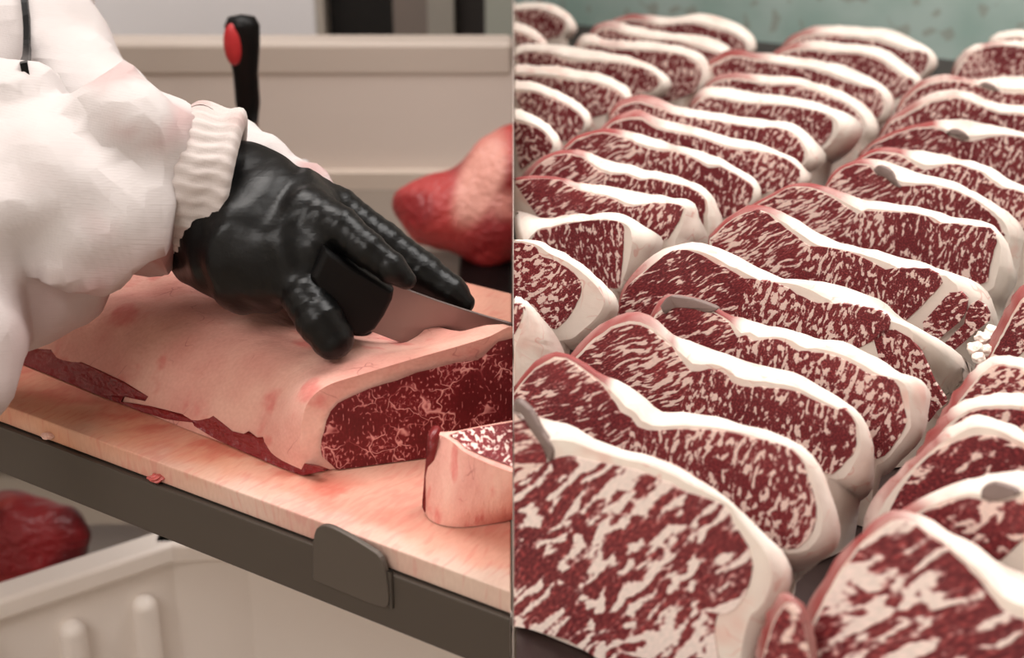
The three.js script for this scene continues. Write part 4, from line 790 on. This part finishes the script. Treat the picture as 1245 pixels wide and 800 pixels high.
    L: [[640, 220], [652, 205], [666, 194], [686, 188], [704, 191], [716, 199], [732, 210], [746, 213], [760, 212], [776, 219], [792, 218], [820, 224], [840, 230], [853, 238], [857, 252], [854, 268], [857, 282]],
    B: [[638, 212], [654, 196], [672, 186], [692, 183], [710, 185], [732, 193], [750, 198], [770, 203], [800, 211], [824, 217], [848, 226], [864, 238], [873, 254], [879, 268], [878, 284]] },
  { id: 'B6', group: GB, seam: [778, 178, -0.5, 1], label: 'steak of the second row with coarse slanting streaks in its left lobe',
    L: [[684, 186], [696, 175], [714, 166], [734, 163], [754, 167], [770, 174], [786, 181], [804, 184], [826, 187], [848, 196], [860, 204], [874, 203], [890, 211], [906, 220], [915, 229], [912, 244], [900, 256], [884, 264]],
    B: [[684, 180], [698, 168], [714, 161], [735, 157], [764, 161], [784, 166], [804, 172], [826, 179], [858, 187], [880, 197], [900, 209], [918, 220], [925, 232], [922, 248], [912, 258]] },
  { id: 'B7', group: GB, label: 'steak of the second row with a thick wavy white edge and freckled right half',
    L: [[728, 166], [742, 153], [760, 146], [778, 146], [796, 156], [812, 161], [832, 164], [852, 169], [876, 178], [896, 183], [920, 185], [940, 188], [956, 195], [970, 206], [971, 219], [960, 228], [936, 234]],
    B: [[728, 160], [742, 146], [762, 137], [780, 134], [800, 145], [830, 152], [860, 160], [890, 169], [920, 175], [940, 183], [960, 192], [978, 205], [989, 215], [984, 223], [972, 232]] },
  { id: 'B8', group: GB, fr: 0.2, label: 'steak of the second row whose white right end bends down towards the gap',
    L: [[742, 142], [756, 130], [774, 126], [794, 130], [820, 140], [850, 145], [880, 149], [900, 153], [922, 156], [944, 156], [960, 161], [970, 171], [977, 186], [974, 199], [956, 206]],
    B: [[742, 136], [754, 124], [772, 118], [792, 117], [820, 129], [850, 135], [884, 141], [910, 144], [940, 148], [966, 152], [982, 163], [997, 178], [1005, 190], [1000, 202], [988, 208]] },
  { id: 'B9', group: GB, fr: 0.2, label: 'steak of the second row with a short white corner lit brightly at its right end',
    L: [[842, 132], [856, 120], [876, 121], [900, 126], [940, 128], [980, 133], [1000, 138], [1010, 146], [1012, 156], [1006, 170], [994, 180], [978, 180]],
    B: [[840, 126], [854, 108], [870, 105], [900, 109], [920, 113], [960, 118], [1000, 127], [1020, 136], [1040, 143], [1050, 157], [1040, 178], [1026, 191], [1012, 200]] },
  { id: 'B10', group: GB, label: 'steak of the second row with a dark gap showing below its narrow fat edge',
    L: [[858, 112], [872, 101], [888, 98], [904, 99], [940, 105], [962, 104], [990, 112], [1010, 120], [1030, 129], [1042, 140], [1048, 153], [1040, 168]],
    B: [[856, 106], [870, 94], [890, 89], [914, 91], [940, 93], [962, 94], [1000, 104], [1030, 115], [1052, 128], [1065, 145], [1069, 160], [1060, 176]] },
  { id: 'B11', group: GB, label: 'second row steak, third in front of the teal wall',
    L: [[862, 84], [890, 71], [920, 75], [960, 81], [990, 86], [1020, 97], [1050, 106], [1067, 111], [1072, 125], [1071, 140], [1058, 147]],
    B: [[860, 74], [890, 61], [920, 65], [960, 69], [1000, 75], [1020, 78], [1040, 85], [1067, 100], [1081, 112], [1087, 125], [1081, 142], [1072, 152]] },
  { id: 'B12', group: GB, label: 'steak of the second row, second in front of the teal wall',
    L: [[932, 82], [946, 70], [964, 63], [986, 62], [1006, 65], [1036, 66], [1060, 71], [1080, 82], [1094, 92], [1110, 98], [1107, 112], [1092, 118]],
    B: [[930, 76], [944, 62], [962, 54], [984, 50], [1004, 50], [1030, 54], [1060, 56], [1080, 62], [1100, 76], [1113, 88], [1120, 99], [1116, 114], [1102, 122]] },
  { id: 'B13', group: GB, label: 'farthest steak of the second row, a dark gap at its right',
    L: [[950, 66], [962, 54], [978, 46], [1000, 45], [1030, 47], [1060, 50], [1080, 56], [1100, 62], [1126, 65], [1127, 78], [1120, 90], [1108, 96]],
    B: [[948, 60], [958, 48], [974, 38], [994, 32], [1020, 31], [1050, 33], [1080, 35], [1100, 42], [1120, 54], [1134, 64], [1139, 78], [1130, 91], [1122, 102]] },
  // far left row, front to back
  { id: 'D1', rim: 1, group: GD, kind: 'knot', label: 'far left row steak with a pale ring in its face',
    L: [[580, 165], [604, 150], [624, 148], [640, 152], [656, 158], [666, 168], [671, 179], [666, 187], [652, 193], [634, 206]], B: [[576, 150], [602, 134], [624, 131], [640, 137], [660, 148], [673, 159], [682, 172], [686, 184], [678, 193], [664, 204]] },
  { id: 'D2', rim: 1, group: GD, label: 'steak of the far left row with an evenly curved narrow white edge',
    L: [[586, 130], [606, 117], [624, 113], [648, 113], [668, 120], [686, 128], [700, 137], [709, 148], [707, 158], [692, 172]], B: [[584, 118], [606, 101], [624, 98], [646, 100], [664, 106], [686, 116], [706, 128], [718, 142], [718, 153], [708, 168]] },
  { id: 'D3', rim: 1, group: GD, label: 'steak of the far left row whose fat edge stays level before it turns down',
    L: [[590, 104], [606, 95], [624, 92], [648, 93], [668, 95], [696, 99], [720, 101], [740, 108], [756, 118], [759, 125], [751, 133], [732, 140]], B: [[590, 92], [606, 81], [624, 78], [650, 80], [680, 81], [706, 86], [730, 90], [750, 98], [764, 108], [769, 121], [762, 134], [746, 144]] },
  { id: 'D4', rim: 1, group: GD, label: 'steak of the far left row with a stepped white edge, fourth from the back',
    L: [[600, 78], [620, 71], [640, 64], [662, 65], [692, 75], [728, 76], [760, 79], [780, 83], [796, 91], [801, 100], [795, 109], [778, 114]], B: [[600, 70], [620, 60], [640, 54], [660, 55], [684, 55], [716, 60], [740, 65], [766, 70], [790, 80], [806, 90], [817, 101], [812, 112], [800, 120]] },
  { id: 'D5', group: GD, label: 'steak of the far left row with a hooked white edge beside the dark cleft',
    L: [[700, 66], [712, 56], [728, 57], [744, 60], [760, 61], [790, 63], [820, 66], [840, 73], [851, 84], [852, 97], [843, 112], [822, 121]], B: [[700, 56], [708, 42], [720, 42], [734, 48], [760, 50], [790, 51], [810, 54], [830, 58], [850, 64], [861, 75], [866, 88], [862, 100], [850, 114]] },
  { id: 'D6', group: GD, label: 'steak of the far left row with its bright edge sloping from the tray back',
    L: [[716, 50], [726, 40], [740, 37], [760, 43], [790, 49], [820, 51], [840, 57], [860, 63], [874, 68], [870, 82]], B: [[716, 42], [726, 31], [742, 26], [760, 29], [780, 34], [806, 39], [830, 42], [856, 44], [876, 50], [888, 58], [890, 67], [882, 80]] },
  { id: 'D7', group: GD, label: 'reddish topped steak at the back of the far left row, against the teal wall',
    L: [[738, 36], [752, 29], [768, 26], [786, 28], [802, 32], [822, 30], [842, 30], [860, 34], [880, 39], [896, 46], [905, 55], [904, 64], [890, 68]], B: [[736, 30], [750, 23], [770, 18], [790, 19], [808, 21], [824, 22], [840, 18], [860, 17], [880, 22], [900, 30], [912, 39], [919, 50], [920, 60], [912, 70]] },
  { id: 'D8', rim: 1, group: GD, label: 'rounded steak at the back left corner of the tray, beside the dividing wall',
    L: [[588, 28], [606, 18], [624, 14], [650, 12], [668, 17], [682, 24], [686, 34], [680, 44]], B: [[586, 18], [606, 8], [624, 6], [640, 4], [658, 4], [676, 7], [688, 14], [699, 26], [702, 37], [692, 48]] },
  { id: 'D9', rim: 1, group: GD, label: 'steak in front of the rounded corner steak, its white edge dipping steeply',
    L: [[590, 50], [608, 42], [624, 40], [638, 44], [650, 51], [656, 59], [650, 68]], B: [[588, 38], [608, 28], [624, 26], [640, 31], [653, 39], [664, 50], [666, 60], [658, 70]] },
  // right edge of the tray, front to back
  { id: 'C0', red: 1.2, group: GC, h: 0.07, T: 0.025, scale: 0.5, label: 'tip of a steak in the front corner with a curved white line through it', kind: 'knot',
    L: [[926, 810], [934, 780], [944, 752], [958, 735], [968, 742], [978, 770], [984, 808]], B: [[924, 806], [932, 770], [944, 742], [958, 726], [970, 736], [982, 766], [990, 806]] },
  { id: 'C1', red: 0.6, group: GC, T: 0.036, scale: 0.6, kind: 'bold', turn: -50, label: 'big blurred front right steak with long diagonal white streaks', tilt: 14,
    L: [[960, 830], [985, 770], [1000, 742], [1022, 700], [1046, 666], [1070, 646], [1090, 634], [1110, 638], [1126, 650], [1146, 662], [1167, 682], [1190, 706], [1206, 728], [1222, 746], [1246, 754], [1290, 764]],
    B: [[950, 826], [974, 758], [990, 730], [1012, 692], [1040, 660], [1068, 636], [1090, 625], [1113, 627], [1130, 636], [1150, 648], [1182, 660], [1206, 678], [1226, 690], [1250, 698], [1300, 708]] },
  { id: 'C1b', red: 0.45, group: GC, T: 0.03, scale: 0.6, turn: -50, label: 'right border steak with a grey hollow in its white fat, behind the diagonal streaks',
    L: [[1050, 690], [1072, 660], [1098, 638], [1126, 622], [1154, 612], [1176, 606], [1196, 610], [1220, 610], [1246, 606], [1290, 612]],
    B: [[1044, 680], [1070, 645], [1100, 622], [1130, 605], [1160, 591], [1188, 582], [1214, 575], [1246, 572], [1300, 580]],
    skin: [[[1193, 606], [1194, 594], [1206, 588], [1224, 592], [1240, 600], [1222, 607], [1206, 609]]] },
  { id: 'C2', group: GC, T: 0.03, fr: 0.5, scale: 0.7, turn: -50, label: 'right border steak with a wide pale band down its left side',
    L: [[1072, 650], [1084, 616], [1102, 586], [1122, 562], [1142, 546], [1164, 537], [1188, 530], [1210, 532], [1246, 548], [1296, 580]],
    B: [[1052, 630], [1066, 604], [1094, 577], [1122, 552], [1150, 529], [1182, 508], [1206, 511], [1246, 530], [1300, 564]] },
  { id: 'C3b', red: 0.4, group: GC, T: 0.028, scale: 0.8, turn: -50, label: 'right border steak with a straight white seam just above the wide pale band',
    L: [[1122, 560], [1138, 538], [1158, 516], [1182, 501], [1212, 498], [1246, 500], [1290, 512]], B: [[1118, 554], [1132, 530], [1150, 508], [1172, 491], [1202, 482], [1246, 480], [1298, 492]] },
  { id: 'C3', red: 0.5, group: GC, T: 0.028, turn: -55, label: 'right border steak with a flat white top edge beside the crumbs of fat',
    L: [[1140, 536], [1156, 506], [1178, 476], [1196, 456], [1214, 446], [1232, 448], [1248, 452], [1290, 470]], B: [[1136, 530], [1152, 498], [1172, 470], [1190, 450], [1206, 437], [1228, 436], [1248, 440], [1298, 456]] },
  { id: 'C4', red: 1.2, group: GC, T: 0.026, turn: -55, label: 'dark red steak tip at the right border next to the squared steak end',
    L: [[1196, 452], [1208, 430], [1220, 408], [1232, 386], [1246, 366], [1290, 356]], B: [[1192, 446], [1204, 424], [1216, 398], [1228, 374], [1246, 348], [1296, 336]] },
];
for (const d of STEAKS) steak(d);
{ // loose crumbs of fat at the right end of the middle row
  const spots = [[1186, 424, 9], [1196, 412, 10], [1206, 404, 9], [1202, 426, 8], [1212, 416, 6], [1190, 436, 7]];
  const crumbs = ['pinkish fat crumb lowest of the crumbs at the right end of the middle row', 'largest white fat crumb at the right end of the middle row', 'uppermost fat crumb at the right end of the middle row', 'white fat crumb between the largest crumb and the right border', 'smallest round fat crumb, outermost to the right', 'fat crumb lying lowest beside the pale side of the fifth steak'];
  spots.forEach(([x, y, r], i) => {
    const c = onY(x, y, TRAY - 0.075), g = new THREE.IcosahedronGeometry(r * 0.00058, 3), p = g.attributes.position;
    for (let k = 0; k < p.count; k++) { const v = V().fromBufferAttribute(p, k), s = 1 + 0.35 * noise3.noise(v.x * 300 + i * 7, v.y * 300, v.z * 300); p.setXYZ(k, v.x * s, v.y * s * 0.85, v.z * s); }
    g.computeVertexNormals();
    single('fat_crumb', mergeVertices(g).translate(c.x, c.y, c.z), M.crumb, crumbs[i], 'fat crumb', 'loose crumbs of fat between the steaks');
  });
}

renderer.render(scene, camera);
